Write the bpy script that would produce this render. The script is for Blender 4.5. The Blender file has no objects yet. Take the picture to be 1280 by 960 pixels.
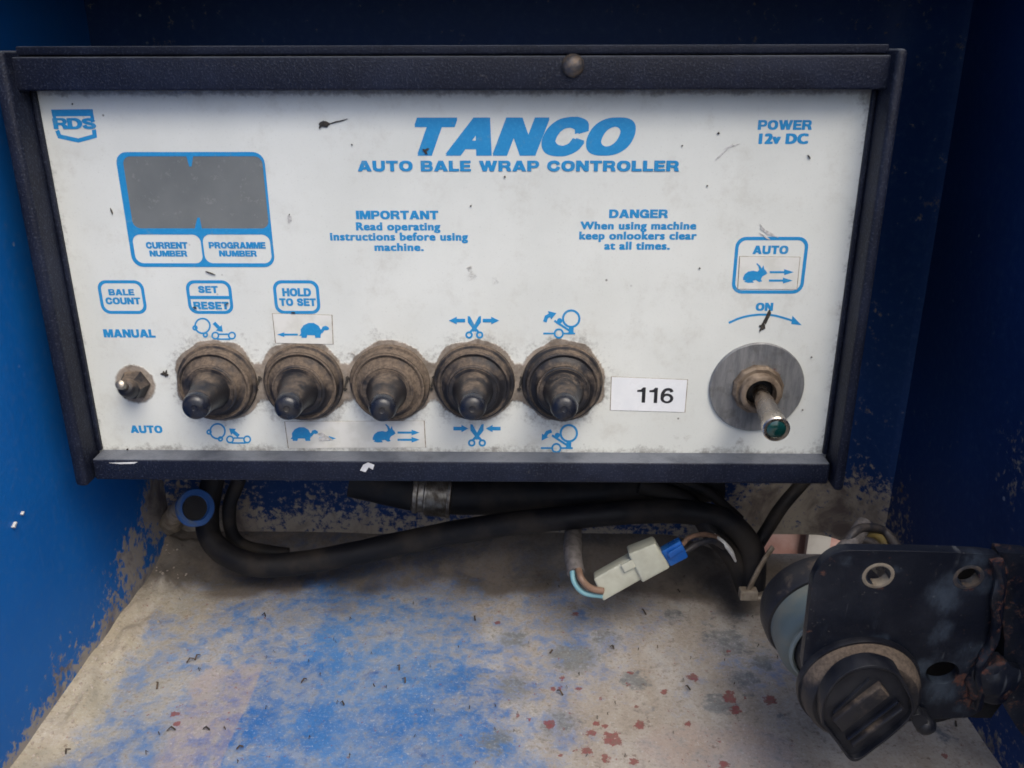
import bpy, bmesh, math, random
from math import sin, cos, pi, radians, sqrt
from mathutils import Vector, Matrix, noise
from mathutils.geometry import tessellate_polygon

random.seed(7)
S = bpy.context.scene
COL = S.collection

# ------------------------------------------------------------------ camera
F = 1100.0
CAM = Vector((0.02407, -0.28531, 0.13628))
PITCH, YAW, ROLL = -0.365845, 0.018869, 0.002537
Rz = Matrix.Rotation(YAW, 3, 'Z'); Rx = Matrix.Rotation(PITCH, 3, 'X'); Ry = Matrix.Rotation(ROLL, 3, 'Y')
RC = Rz @ Rx @ Ry                       # columns: right, forward, up
RIGHT, FWD, UP = RC.col[0].copy(), RC.col[1].copy(), RC.col[2].copy()
cd = bpy.data.cameras.new('camera'); cam = bpy.data.objects.new('camera', cd); COL.objects.link(cam)
M = Matrix.Identity(4)
for i in range(3):
    M[i][0] = RIGHT[i]; M[i][1] = UP[i]; M[i][2] = -FWD[i]; M[i][3] = CAM[i]
cam.matrix_world = M
cd.sensor_width = 36; cd.lens = 36 * F / 1280; cd.clip_start = 0.01; cd.clip_end = 100
cd.dof.use_dof = True; cd.dof.focus_distance = 0.32; cd.dof.aperture_fstop = 36
S.camera = cam

# ------------------------------------------------------------------ light
SUN_EL, SUN_AZ = radians(56), radians(-26)      # from behind the photographer, to the right
W = bpy.data.worlds.new('World'); S.world = W; W.use_nodes = True
wn = W.node_tree
sky = wn.nodes.new('ShaderNodeTexSky'); sky.sky_type = 'NISHITA'; sky.sun_disc = False
sky.sun_elevation = SUN_EL; sky.sun_rotation = pi + SUN_AZ
sky.dust_density = 4.0; sky.ozone_density = 1.0; sky.air_density = 1.0
wn.links.new(sky.outputs[0], wn.nodes['Background'].inputs[0])
wn.nodes['Background'].inputs[1].default_value = 0.15
sl = bpy.data.lights.new('sun', 'SUN'); sl.energy = 1.25; sl.angle = radians(40); sl.color = (1.0, 0.975, 0.875)
so = bpy.data.objects.new('sun', sl); COL.objects.link(so)
sd = Vector((-sin(SUN_AZ) * cos(SUN_EL), -cos(SUN_AZ) * cos(SUN_EL), sin(SUN_EL)))
so.rotation_euler = (-sd).to_track_quat('-Z', 'Y').to_euler()
S.view_settings.view_transform = 'Standard'; S.view_settings.look = 'None'
S.view_settings.exposure = 0.52; S.view_settings.gamma = 1.0
S.render.engine = 'CYCLES'; S.cycles.pixel_filter_type = 'GAUSSIAN'; S.cycles.filter_width = 1.9

# ------------------------------------------------------------------ points
def ray(px, py):
    return RIGHT * ((px - 640) / F) + FWD + UP * ((480 - py) / F)
def PY(px, py, y=0.0):                  # point on the upright plane Y = y
    d = ray(px, py); return CAM + d * ((y - CAM.y) / d.y)
def PX(px, py, x):
    d = ray(px, py); return CAM + d * ((x - CAM.x) / d.x)
def PZ(px, py, z):
    d = ray(px, py); return CAM + d * ((z - CAM.z) / d.z)
def PD(px, py, d):                      # point at a distance along the view axis
    return CAM + ray(px, py) * d

# ------------------------------------------------------------------ materials
class NT:
    def __init__(s, name):
        s.m = bpy.data.materials.new(name); s.m.use_nodes = True; s.t = s.m.node_tree
        s.b = s.t.nodes['Principled BSDF']; s.co = s.t.nodes.new('ShaderNodeTexCoord').outputs['Object']
    def n(s, k, **kw):
        x = s.t.nodes.new(k)
        for a, v in kw.items(): setattr(x, a, v)
        return x
    def put(s, sock, v):
        if hasattr(v, 'links'): s.t.links.new(v, sock)
        elif isinstance(v, (tuple, list)): sock.default_value = (*v, 1) if len(v) == 3 and sock.type == 'RGBA' else v
        else: sock.default_value = v
    def noise(s, scale, detail=5, rough=.55, co=None, stretch=None, dist=0):
        x = s.n('ShaderNodeTexNoise'); c = co or s.co
        if stretch:
            mp = s.n('ShaderNodeMapping'); mp.inputs['Scale'].default_value = stretch
            s.t.links.new(c, mp.inputs[0]); c = mp.outputs[0]
        s.t.links.new(c, x.inputs['Vector']); x.inputs['Scale'].default_value = scale
        x.inputs['Detail'].default_value = detail; x.inputs['Roughness'].default_value = rough
        x.inputs['Distortion'].default_value = dist
        return x.outputs[0]
    def vor(s, scale, feature='F1'):
        x = s.n('ShaderNodeTexVoronoi', feature=feature); s.t.links.new(s.co, x.inputs['Vector'])
        x.inputs['Scale'].default_value = scale
        return x.outputs['Distance']
    def step(s, v, a, b, lo=0., hi=1.):
        x = s.n('ShaderNodeMapRange', interpolation_type='SMOOTHSTEP'); s.put(x.inputs[0], v)
        x.inputs[1].default_value = a; x.inputs[2].default_value = b
        x.inputs[3].default_value = lo; x.inputs[4].default_value = hi
        return x.outputs[0]
    def math(s, op, a, b=0., c=None):
        x = s.n('ShaderNodeMath', operation=op); s.put(x.inputs[0], a); s.put(x.inputs[1], b)
        if c is not None: s.put(x.inputs[2], c)
        return x.outputs[0]
    def mix(s, f, a, b):
        x = s.n('ShaderNodeMix', data_type='RGBA'); s.put(x.inputs['Factor'], f); s.put(x.inputs[6], a); s.put(x.inputs[7], b)
        return x.outputs[2]
    def attr(s, name):
        return s.n('ShaderNodeAttribute', attribute_name=name).outputs['Fac']
    def normal_z(s):
        g = s.n('ShaderNodeNewGeometry'); x = s.n('ShaderNodeSeparateXYZ'); s.t.links.new(g.outputs['Normal'], x.inputs[0])
        return x.outputs[2]
    def out(s, col, rough=.5, metal=0., bump=None, bstr=.3, bdist=.0005, spec=.5, coat=0):
        s.put(s.b.inputs['Base Color'], col); s.put(s.b.inputs['Roughness'], rough); s.put(s.b.inputs['Metallic'], metal)
        s.b.inputs['Specular IOR Level'].default_value = spec
        if coat: s.b.inputs['Coat Weight'].default_value = coat; s.b.inputs['Coat Roughness'].default_value = .08
        if bump is not None:
            x = s.n('ShaderNodeBump'); s.put(x.inputs['Height'], bump); x.inputs['Strength'].default_value = bstr
            x.inputs['Distance'].default_value = bdist; s.t.links.new(x.outputs[0], s.b.inputs['Normal'])
        return s.m

def simple(name, c1, c2, scale=200, rough=.5, metal=0., a=.4, b=.65, bstr=.25, spec=.5, bd=.0003, coat=0):
    t = NT(name); n = t.noise(scale, 6); f = t.step(n, a, b)
    return t.out(t.mix(f, c1, c2), t.step(n, .3, .7, max(rough - .1, .05), min(rough + .12, 1)), metal, t.noise(scale * 5, 4), bstr, bd, spec, coat)

BLUE = (0.0035, 0.072, 0.30); DUST = (0.27, 0.215, 0.165); BROWN = (0.165, 0.115, 0.078)

def m_floor():
    t = NT('worn_blue_floor_paint')
    d, p, r, g = t.attr('dust'), t.attr('pink'), t.attr('rust'), t.attr('grime_shade')
    n1 = t.noise(42, 8, .68, dist=.6); n2 = t.noise(240, 6, .72); n3 = t.noise(16, 5, .6); n5 = t.noise(900, 4, .7)
    sc = t.noise(55, 5, .6, stretch=(1, .35, 1))
    mixn = t.math('ADD', t.math('MULTIPLY', n1, .42), t.math('ADD', t.math('MULTIPLY', n2, .43), t.math('MULTIPLY', n3, .15)))
    f = t.step(t.math('ADD', d, t.math('MULTIPLY', t.math('SUBTRACT', mixn, .5), 2.1)), .20, .80)
    blue = t.mix(t.step(n3, .35, .65), (0.024, 0.120, 0.355), (0.060, 0.185, 0.43))
    film = t.math('MULTIPLY', t.step(t.math('ADD', t.math('MULTIPLY', n2, .6), t.math('MULTIPLY', n1, .4)), .40, .60), t.step(d, .0, .6, .60, .9))
    blue = t.mix(film, blue, (0.255, 0.29, 0.335))
    blue = t.mix(t.step(n1, .6, .72), blue, (0.012, 0.075, 0.27))
    du = t.mix(t.step(sc, .35, .7), (0.35, 0.30, 0.245), (0.46, 0.425, 0.385))
    du = t.mix(t.step(n2, .5, .72), du, (0.27, 0.235, 0.20))
    du = t.mix(t.math('MULTIPLY', t.step(n1, .55, .68), .4), du, (0.20, 0.26, 0.34))
    c = t.mix(f, blue, du)
    gs = t.step(t.math('ADD', t.attr('stain'), t.math('MULTIPLY', t.math('SUBTRACT', mixn, .5), 4.2)), .38, .85)
    c = t.mix(t.math('MULTIPLY', gs, .72), c, t.mix(t.step(n1, .4, .6), (0.075, 0.115, 0.165), (0.16, 0.175, 0.18)))
    c = t.mix(t.math('MULTIPLY', t.attr('ochre'), t.step(n1, .35, .65, .25, .7)), c, (0.34, 0.30, 0.20))
    pk = t.step(t.math('ADD', p, t.math('MULTIPLY', t.math('SUBTRACT', n1, .5), 1.6)), .4, .75)
    c = t.mix(t.math('MULTIPLY', pk, t.step(n2, .3, .7, .3, .75)), c, t.mix(t.step(n2, .42, .62), (0.37, 0.27, 0.24), (0.33, 0.30, 0.29)))
    n6 = t.noise(480, 5, .8)
    c = t.mix(t.step(n6, .54, .66, 0, .32), c, (0.16, 0.14, 0.12))
    c = t.mix(t.step(n6, .44, .34, 0, .25), c, (0.52, 0.51, 0.50))
    c = t.mix(t.step(n5, .56, .72, 0, .38), c, (0.62, 0.60, 0.58))
    c = t.mix(t.step(n5, .46, .30, 0, .40), c, (0.10, 0.085, 0.075))
    fl = t.math('MULTIPLY', t.step(t.noise(330, 3), .66, .72), t.step(d, .3, .8))
    c = t.mix(t.math('MULTIPLY', fl, .5), c, (0.11, 0.055, 0.035))
    sp = t.step(t.math('ADD', r, t.math('MULTIPLY', t.math('SUBTRACT', t.noise(420, 5, .75), .5), 3.4)), .42, .62)
    c = t.mix(t.math('MULTIPLY', sp, .8), c, t.mix(t.step(n5, .4, .6), (0.24, 0.035, 0.042), (0.17, 0.06, 0.045)))
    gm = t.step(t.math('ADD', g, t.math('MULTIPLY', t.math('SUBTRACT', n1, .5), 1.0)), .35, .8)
    c = t.mix(t.math('MULTIPLY', gm, .80), c, t.mix(t.step(n1, .4, .62), (0.045, 0.036, 0.029), (0.115, 0.088, 0.066)))  # brown dirt, darkened to paint in the shade under the controller
    h = t.math('ADD', t.math('MULTIPLY', f, .6), t.math('ADD', t.math('MULTIPLY', n2, .5), t.math('MULTIPLY', n5, .35)))
    return t.out(c, t.mix(f, (.42,) * 3, (.85,) * 3), 0, h, .55, .0006)

def m_wall(name, base, dark, film=.15):
    t = NT(name); g = t.attr('grime_shade')
    n1 = t.noise(45, 7, .65, dist=.5); n2 = t.noise(300, 5, .7); n3 = t.noise(9, 4)
    c = t.mix(t.step(n3, .3, .7), base, dark)
    c = t.mix(t.math('MULTIPLY', t.step(n2, .45, .75), film), c, (0.10, 0.17, 0.30))
    f = t.step(t.math('ADD', g, t.math('MULTIPLY', t.math('SUBTRACT', t.math('ADD', t.math('MULTIPLY', n1, .4), t.math('MULTIPLY', n2, .6)), .5), 3.2)), .42, .72)
    c = t.mix(t.math('MULTIPLY', f, .85), c, t.mix(t.step(n1, .46, .68), (0.34, 0.295, 0.225), (0.13, 0.10, 0.075)))
    sp = t.math('MULTIPLY', t.step(t.vor(110), .10, .06), t.step(t.noise(35), .58, .64))
    c = t.mix(t.math('MULTIPLY', sp, .5), c, (0.35, 0.40, 0.45))
    return t.out(c, t.mix(f, (.52,) * 3, (.9,) * 3), 0, t.math('ADD', n2, f), .25, .0004, .2)

def m_face():
    t = NT('soiled_white_panel')
    d = t.attr('dirt'); g = t.attr('grey')
    n1 = t.noise(130, 7, .7); n2 = t.noise(700, 5, .7); n3 = t.noise(22, 5, .6)
    mx = t.math('ADD', t.math('MULTIPLY', n1, .55), t.math('MULTIPLY', n2, .45))
    c = t.mix(t.step(n3, .3, .7), (0.75, 0.765, 0.722), (0.675, 0.69, 0.648))
    c = t.mix(t.math('MULTIPLY', t.step(t.noise(60, 7, .75), .50, .70), .28), c, (0.42, 0.39, 0.33))
    c = t.mix(t.math('MULTIPLY', t.step(t.noise(1500, 2), .60, .72), .14), c, (0.25, 0.24, 0.22))
    spk = t.math('MULTIPLY', t.step(t.vor(230), .12, .06), t.step(t.noise(40, 3), .60, .66))
    c = t.mix(t.math('MULTIPLY', spk, .75), c, (0.09, 0.075, 0.065))
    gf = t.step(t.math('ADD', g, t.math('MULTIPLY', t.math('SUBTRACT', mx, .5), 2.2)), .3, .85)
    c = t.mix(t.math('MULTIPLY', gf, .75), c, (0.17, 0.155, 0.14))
    f = t.step(t.math('ADD', d, t.math('MULTIPLY', t.math('SUBTRACT', mx, .5), 1.5)), .30, .72)
    c = t.mix(t.math('MULTIPLY', f, t.step(n2, .3, .7, .95, .75)), c, t.mix(t.step(n1, .4, .62), (0.26, 0.195, 0.145), (0.12, 0.085, 0.06)))
    return t.out(c, t.mix(f, (.38,) * 3, (.9,) * 3), 0, t.math('ADD', t.math('MULTIPLY', f, 1.5), t.math('MULTIPLY', n2, .15)), .5, .0004, .4)

def m_ink():
    t = NT('light_blue_print'); n = t.noise(900, 4, .7)
    c = t.mix(t.step(n, .45, .7), (0.020, 0.255, 0.56), (0.035, 0.30, 0.60))
    c = t.mix(t.math('MULTIPLY', t.step(t.noise(260, 7, .78), .54, .68), .5), c, (0.18, 0.32, 0.42))
    return t.out(c, .45, 0, None, spec=.35)

def m_frame():
    t = NT('textured_black_case'); n = t.noise(1500, 3, .6); n2 = t.noise(60, 6, .65); z = t.normal_z()
    c = t.mix(t.step(n2, .4, .7), (0.005, 0.007, 0.018), (0.010, 0.014, 0.032))
    c = t.mix(t.math('MULTIPLY', t.step(n, .52, .68), .5), c, (0.055, 0.066, 0.095))
    c = t.mix(t.math('MULTIPLY', t.step(z, .5, .95), t.step(n2, .3, .6, .45, .85)), c, (0.17, 0.185, 0.215))  # upward faces painted lighter, as if lit from above
    w = t.math('MULTIPLY', t.step(t.noise(170, 7, .75), .64, .72), .55)
    c = t.mix(w, c, (0.10, 0.095, 0.09))
    return t.out(c, .52, 0, n, .6, .00035, .3)

def m_rubber(name, amount):
    t = NT(name); n = t.noise(120, 7, .65); n2 = t.noise(800, 4, .7); z = t.normal_z(); d = t.attr('dust')
    v = t.math('ADD', t.math('MULTIPLY', z, .55), t.math('ADD', t.math('MULTIPLY', t.math('SUBTRACT', n, .5), 2.2), t.math('MULTIPLY', d, 1.0)))
    f = t.step(v, .35 - amount, 1.0 - amount)
    c = t.mix(f, (0.016, 0.016, 0.020), t.mix(t.step(n2, .35, .7), (0.165, 0.125, 0.094), (0.085, 0.065, 0.050)))
    return t.out(c, t.mix(f, (.44,) * 3, (.95,) * 3), 0, t.math('ADD', n2, f), .4, .0003, .4)

MAT = dict(
    floor=m_floor(),
    left=m_wall('blue_sheet_steel', (0.006, 0.128, 0.44), (0.004, 0.098, 0.37)),
    right=m_wall('shaded_blue_sheet_steel', (0.007, 0.036, 0.145), (0.006, 0.026, 0.10), .12),  # the tray's blue painted darker for the unlit right side
    back=m_wall('dirty_shaded_back_sheet', (0.007, 0.034, 0.13), (0.006, 0.025, 0.09), .12),  # dirty tray blue, with the shade at the back painted in
    face=m_face(), ink=m_ink(), frame=m_frame(),
    rubber=m_rubber('dusty_black_rubber', .30), rubber_tip=m_rubber('black_rubber', -.12),
    tip=simple('shiny_black_tip', (0.010, 0.012, 0.020), (0.030, 0.027, 0.026), 220, .30, a=.5, b=.7, spec=.5), rubber_sleeve=m_rubber('sleeve_rubber', .12), rubber_dusty=m_rubber('lightly_dusty_rubber', -.02), hose=simple('black_hose', (0.008, 0.008, 0.010), (0.030, 0.025, 0.021), 55, .62, bstr=.5, spec=.22), hose_plain=simple('black_hose_rubber', (0.009, 0.009, 0.012), (0.024, 0.021, 0.019), 90, .5, spec=.3),
    lcd=simple('grey_liquid_crystal_window', (0.165, 0.175, 0.172), (0.150, 0.160, 0.158), 25, .2, bstr=.03, spec=.5),
    sticker=simple('off_white_sticker', (0.75, 0.745, 0.70), (0.66, 0.655, 0.60), 160, .42, bstr=.08),
    sticker_white=simple('white_glossy_label', (0.86, 0.87, 0.88), (0.78, 0.80, 0.82), 60, .25, bstr=.05, coat=.4),
    sticker_edge=simple('soiled_sticker_edge', (0.20, 0.15, 0.10), (0.42, 0.36, 0.30), 500, .8),
    black_ink=simple('black_ink', (0.014, 0.014, 0.018), (0.02, 0.02, 0.024), 100, .5),
    mark=simple('dark_scuff', (0.02, 0.018, 0.016), (0.06, 0.05, 0.04), 700, .8),
    smudge=simple('grey_smudge', (0.40, 0.39, 0.37), (0.62, 0.61, 0.60), 1200, .8, a=.35, b=.6),
    zinc=simple('dull_zinc_plate', (0.22, 0.225, 0.235), (0.32, 0.32, 0.32), 110, .42, .75, bstr=.2),
    brass=simple('dirty_plated_brass', (0.24, 0.185, 0.135), (0.12, 0.085, 0.06), 260, .6, .4),
    chrome=simple('worn_satin_chrome', (0.62, 0.56, 0.49), (0.48, 0.42, 0.36), 240, .24, 1.0, bstr=.15),
    green=simple('dark_green_lens', (0.004, 0.035, 0.033), (0.005, 0.05, 0.045), 200, .12, bstr=.02, coat=.8),
    dark=simple('black_cavity', (0.006, 0.006, 0.007), (0.012, 0.010, 0.01), 200, .8),
    screw=simple('rusty_dull_steel', (0.10, 0.095, 0.10), (0.18, 0.14, 0.11), 500, .45, .6, bstr=.6),
    steel=simple('clamp_steel', (0.30, 0.27, 0.23), (0.14, 0.11, 0.085), 250, .4, .8),
    plate=None, knob=simple('black_moulded_plastic', (0.008, 0.009, 0.014), (0.020, 0.021, 0.026), 120, .42, bstr=.2, bd=.0002, spec=.4),
    teal=simple('grey_green_plastic', (0.12, 0.155, 0.155), (0.17, 0.18, 0.155), 90, .5),
    teal2=simple('grey_green_sheath', (0.24, 0.29, 0.28), (0.20, 0.22, 0.20), 120, .5),
    ring=simple('blue_painted_lug', (0.010, 0.065, 0.22), (0.06, 0.085, 0.13), 160, .5, a=.5, b=.7),
    nylon=simple('translucent_nylon', (0.57, 0.58, 0.48), (0.47, 0.47, 0.38), 90, .42, bstr=.1),
    plug=simple('bright_blue_plastic', (0.012, 0.10, 0.40), (0.02, 0.15, 0.50), 120, .3, bstr=.1),
    wire_blue=simple('pale_blue_wire', (0.20, 0.40, 0.45), (0.15, 0.32, 0.38), 200, .5),
    wire_brown=simple('brown_wire', (0.22, 0.135, 0.095), (0.16, 0.10, 0.07), 200, .5),
    wire_grey=simple('grey_cable', (0.15, 0.135, 0.13), (0.09, 0.08, 0.075), 300, .7, bstr=.5),
    wire_dark=simple('dark_wire', (0.02, 0.022, 0.03), (0.06, 0.05, 0.045), 200, .5),
    wire_yellow=simple('dirty_yellow_wire', (0.20, 0.15, 0.05), (0.12, 0.09, 0.045), 200, .6),
    glint_white=simple('white_glint', (0.75, 0.74, 0.72), (0.6, 0.58, 0.54), 200, .4),
    tie=simple('grimy_cable_tie', (0.26, 0.22, 0.17), (0.16, 0.125, 0.09), 200, .6),
    pink=simple('pink_wall', (0.36, 0.19, 0.16), (0.46, 0.30, 0.27), 60, .8),
    pale=simple('pale_post', (0.42, 0.40, 0.37), (0.32, 0.29, 0.26), 60, .8),
    straw=simple('dark_chaff', (0.03, 0.024, 0.018), (0.09, 0.06, 0.04), 300, .9),
    dustlump=simple('dried_mud', (0.40, 0.35, 0.30), (0.30, 0.25, 0.20), 300, .95, bstr=.6),
    flake=simple('white_paint_chip', (0.72, 0.72, 0.72), (0.6, 0.6, 0.6), 300, .6),
)
def m_plate():
    t = NT('blue_black_painted_plate'); n = t.noise(38, 7, .65, dist=.8); n2 = t.noise(500, 5, .7)
    h, r = t.math('ADD', t.attr('haze'), .18), t.attr('rust')
    c = t.mix(t.step(n, .4, .7), (0.007, 0.009, 0.016), (0.018, 0.021, 0.030))
    hz = t.step(t.math('ADD', h, t.math('MULTIPLY', t.math('SUBTRACT', t.noise(75, 7, .7, stretch=(1, 1, .5)), .5), 3.6)), .45, 1.7)
    c = t.mix(t.math('MULTIPLY', hz, .42), c, (0.13, 0.17, 0.22))
    rf = t.step(t.math('ADD', r, t.math('MULTIPLY', t.math('SUBTRACT', t.noise(330, 7, .8), .5), 3.6)), .48, .80)
    c = t.mix(t.math('MULTIPLY', rf, .85), c, t.mix(t.step(n2, .4, .6), (0.14, 0.052, 0.034), (0.09, 0.055, 0.045)))
    sp = t.step(t.noise(600, 3, .7), .66, .74)
    c = t.mix(t.math('MULTIPLY', sp, .30), c, (0.26, 0.25, 0.23))
    sc2 = t.math('MULTIPLY', t.step(t.noise(420, 2, .5, stretch=(1, .25, .12)), .68, .74), t.step(n, .45, .6))
    c = t.mix(t.math('MULTIPLY', sc2, .35), c, (0.2, 0.21, 0.22))
    return t.out(c, t.mix(rf, (.36,) * 3, (.85,) * 3), 0, t.math('ADD', n2, rf), .3, .0003, .3)
MAT['plate'] = m_plate()
def m_lcd():
    t = NT('dusty_display_window'); n = t.noise(28, 5, .6); n2 = t.noise(260, 7, .75)
    c = t.mix(t.step(n, .35, .65), (0.150, 0.160, 0.156), (0.195, 0.205, 0.198))
    c = t.mix(t.math('MULTIPLY', t.step(n2, .54, .70), .25), c, (0.30, 0.30, 0.28))
    sc = t.step(t.noise(300, 2, .5, stretch=(.12, 1, 1.6)), .70, .76)
    c = t.mix(t.math('MULTIPLY', sc, .2), c, (0.4, 0.4, 0.4))
    return t.out(c, t.step(n2, .4, .7, .08, .35), 0, None, spec=.6)
MAT['lcd'] = m_lcd()
def m_zinc():
    t = NT('stained_zinc_washer'); n = t.noise(150, 7, .7); n2 = t.noise(600, 4, .7, stretch=(1, 1, .15))
    c = t.mix(t.step(n2, .3, .7), (0.19, 0.195, 0.205), (0.30, 0.30, 0.30))
    c = t.mix(t.math('MULTIPLY', t.step(n, .5, .7), .6), c, (0.12, 0.115, 0.11))
    rs = t.step(t.noise(110, 5, .65), .62, .68); c = t.mix(t.math('MULTIPLY', rs, .7), c, (0.17, 0.07, 0.055))
    return t.out(c, t.mix(rs, (.45,) * 3, (.9,) * 3), .45, t.math('ADD', n, n2), .3, .0003)
MAT['zinc'] = m_zinc()

# ------------------------------------------------------------------ objects
def link(name, me, m, parent=None, smooth=False):
    o = bpy.data.objects.new(name, me); COL.objects.link(o)
    if m is not None:
        me.materials.clear(); me.materials.append(MAT[m] if isinstance(m, str) else m)
    if parent: o.parent = parent
    if smooth:
        for p in me.polygons: p.use_smooth = True
    return o
def from_bm(name, bm, m, parent=None, smooth=False):
    me = bpy.data.meshes.new(name); bmesh.ops.recalc_face_normals(bm, faces=bm.faces) if False else None
    bm.to_mesh(me); bm.free(); return link(name, me, m, parent, smooth)
def thing(name, label, cat, group=None, loc=(0, 0, 0)):
    o = bpy.data.objects.new(name, None); COL.objects.link(o); o.empty_display_size = .01; o.location = loc
    return tag(o, label, cat, group)
def tag(o, label, cat, group=None):
    o['label'] = label; o['category'] = cat
    if group: o['group'] = group
    return o
def smooth_by_angle(o, ang=35):
    bm = bmesh.new(); bm.from_mesh(o.data)
    for f in bm.faces: f.smooth = True
    for e in bm.edges:
        if len(e.link_faces) == 2 and e.calc_face_angle(0) > radians(ang): e.smooth = False
    bm.to_mesh(o.data); bm.free(); return o

def grid(name, m, A, B, C, D, nu, nv, attrs, parent=None, disp=None):
    """sheet A(bottom left) B(bottom right) C(top right) D(top left); attrs: name -> f(point)"""
    vs = []
    for j in range(nv + 1):
        for i in range(nu + 1):
            u, v = i / nu, j / nv
            p = A.lerp(B, u).lerp(D.lerp(C, u), v)
            vs.append(p)
    src = [p.copy() for p in vs]
    if disp: vs = [disp(p) for p in vs]
    fs = [(j * (nu + 1) + i, j * (nu + 1) + i + 1, (j + 1) * (nu + 1) + i + 1, (j + 1) * (nu + 1) + i) for j in range(nv) for i in range(nu)]
    me = bpy.data.meshes.new(name); me.from_pydata(vs, [], fs)
    for k, fn in attrs.items():
        a = me.attributes.new(k, 'FLOAT', 'POINT'); a.data.foreach_set('value', [fn(p) for p in src])
    return link(name, me, m, parent, True)

def box(bm, a, b, bev=0):
    v = bmesh.ops.create_cube(bm, size=1)['verts']
    for q in v:
        q.co = Vector(((a[i] + b[i]) / 2 + q.co[i] * abs(b[i] - a[i]) for i in range(3)))
    if bev: bmesh.ops.bevel(bm, geom=list({e for q in v for e in q.link_edges}), offset=bev, segments=3, affect='EDGES', profile=.5)

def hexa(bm, front, back, bev=0):
    """eight-cornered block: front and back loops of four points"""
    vs = [bm.verts.new(p) for p in list(front) + list(back)]
    n = len(front); fs = [bm.faces.new(vs[:n]), bm.faces.new(vs[n:][::-1])]
    for i in range(n):
        j = (i + 1) % n; fs.append(bm.faces.new((vs[j], vs[i], vs[n + i], vs[n + j])))
    bmesh.ops.recalc_face_normals(bm, faces=fs)
    if bev: bmesh.ops.bevel(bm, geom=list({e for f in fs for e in f.edges}), offset=bev, segments=3, affect='EDGES', profile=.5)

def frame_at(o, z, x=None):
    z = Vector(z).normalized(); x = Vector(x) if x else (Vector((1, 0, 0)) if abs(z.x) < .9 else Vector((0, 0, 1)))
    x = (x - z * x.dot(z)).normalized(); y = z.cross(x)
    m = Matrix.Identity(4)
    for i in range(3): m[i][0] = x[i]; m[i][1] = y[i]; m[i][2] = z[i]; m[i][3] = o[i]
    return m
def lathe(name, prof, m, mat, parent=None, seg=64, lump=0, seed=0, attrs=None, ang=40, cap=True):
    """prof: (radius, height along axis)"""
    vs, fs = [], []
    for k, (r, h) in enumerate(prof):
        for i in range(seg):
            a = 2 * pi * i / seg; rr = r
            if lump: rr = r * (1 + lump * noise.noise(Vector((cos(a) * 1.7, sin(a) * 1.7, h * 150 + seed))))
            vs.append(m @ Vector((rr * cos(a), rr * sin(a), h)))
    for k in range(len(prof) - 1):
        for i in range(seg):
            j = (i + 1) % seg; fs.append((k * seg + i, k * seg + j, (k + 1) * seg + j, (k + 1) * seg + i))
    if cap and prof[-1][0] > 0: fs.append(tuple((len(prof) - 1) * seg + i for i in range(seg)))
    if cap and prof[0][0] > 0 and prof[0] != prof[-1]: fs.append(tuple(seg - 1 - i for i in range(seg)))
    me = bpy.data.meshes.new(name); me.from_pydata(vs, [], fs)
    if attrs:
        for k, fn in attrs.items():
            a = me.attributes.new(k, 'FLOAT', 'POINT'); a.data.foreach_set('value', [fn(p) for p in vs])
    o = link(name, me, mat, parent); bm = bmesh.new(); bm.from_mesh(me)
    bmesh.ops.remove_doubles(bm, verts=bm.verts, dist=1e-6); bmesh.ops.recalc_face_normals(bm, faces=bm.faces)
    bm.to_mesh(me); bm.free(); return smooth_by_angle(o, ang)

def spline(pts, n=10):
    pts = [Vector(p) for p in pts]; q = [pts[0] * 2 - pts[1]] + pts + [pts[-1] * 2 - pts[-2]]; out = []
    for i in range(1, len(q) - 2):
        for k in range(n):
            t = k / n; a, b, c, d = q[i - 1], q[i], q[i + 1], q[i + 2]
            out.append(.5 * ((2 * b) + (c - a) * t + (2 * a - 5 * b + 4 * c - d) * t * t + (3 * b - a - 3 * c + d) * t ** 3))
    out.append(pts[-1]); return out
def tube(name, pts, r, mat, parent=None, seg=20, n=10, lump=0, flat=1.0):
    """r: number or list per control point"""
    path = spline(pts, n); N = len(path)
    rs = [r] * N if not isinstance(r, (list, tuple)) else [r[min(int(i / n), len(r) - 2)] * (1 - (i / n - min(int(i / n), len(r) - 2))) + r[min(int(i / n), len(r) - 2) + 1] * (i / n - min(int(i / n), len(r) - 2)) for i in range(N)]
    vs, fs = [], []; t0 = (path[1] - path[0]).normalized(); x = t0.orthogonal().normalized()
    for i, p in enumerate(path):
        t = (path[min(i + 1, N - 1)] - path[max(i - 1, 0)]).normalized()
        x = (x - t * x.dot(t)).normalized(); y = t.cross(x)
        for k in range(seg):
            a = 2 * pi * k / seg; rr = rs[i] * (1 + lump * noise.noise(p * 120 + Vector((cos(a), sin(a), 0))))
            vs.append(p + x * cos(a) * rr + y * sin(a) * rr * flat)
    for i in range(N - 1):
        for k in range(seg):
            l = (k + 1) % seg; fs.append((i * seg + k, i * seg + l, (i + 1) * seg + l, (i + 1) * seg + k))
    fs.append(tuple(range(seg))[::-1]); fs.append(tuple((N - 1) * seg + k for k in range(seg)))
    me = bpy.data.meshes.new(name); me.from_pydata(vs, [], fs); return smooth_by_angle(link(name, me, mat, parent), 50)

def sm2(l): return [(p.x, p.y) for p in spline([Vector((*q, 0)) for q in l + [l[0]]], 3)[:-1]]
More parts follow.
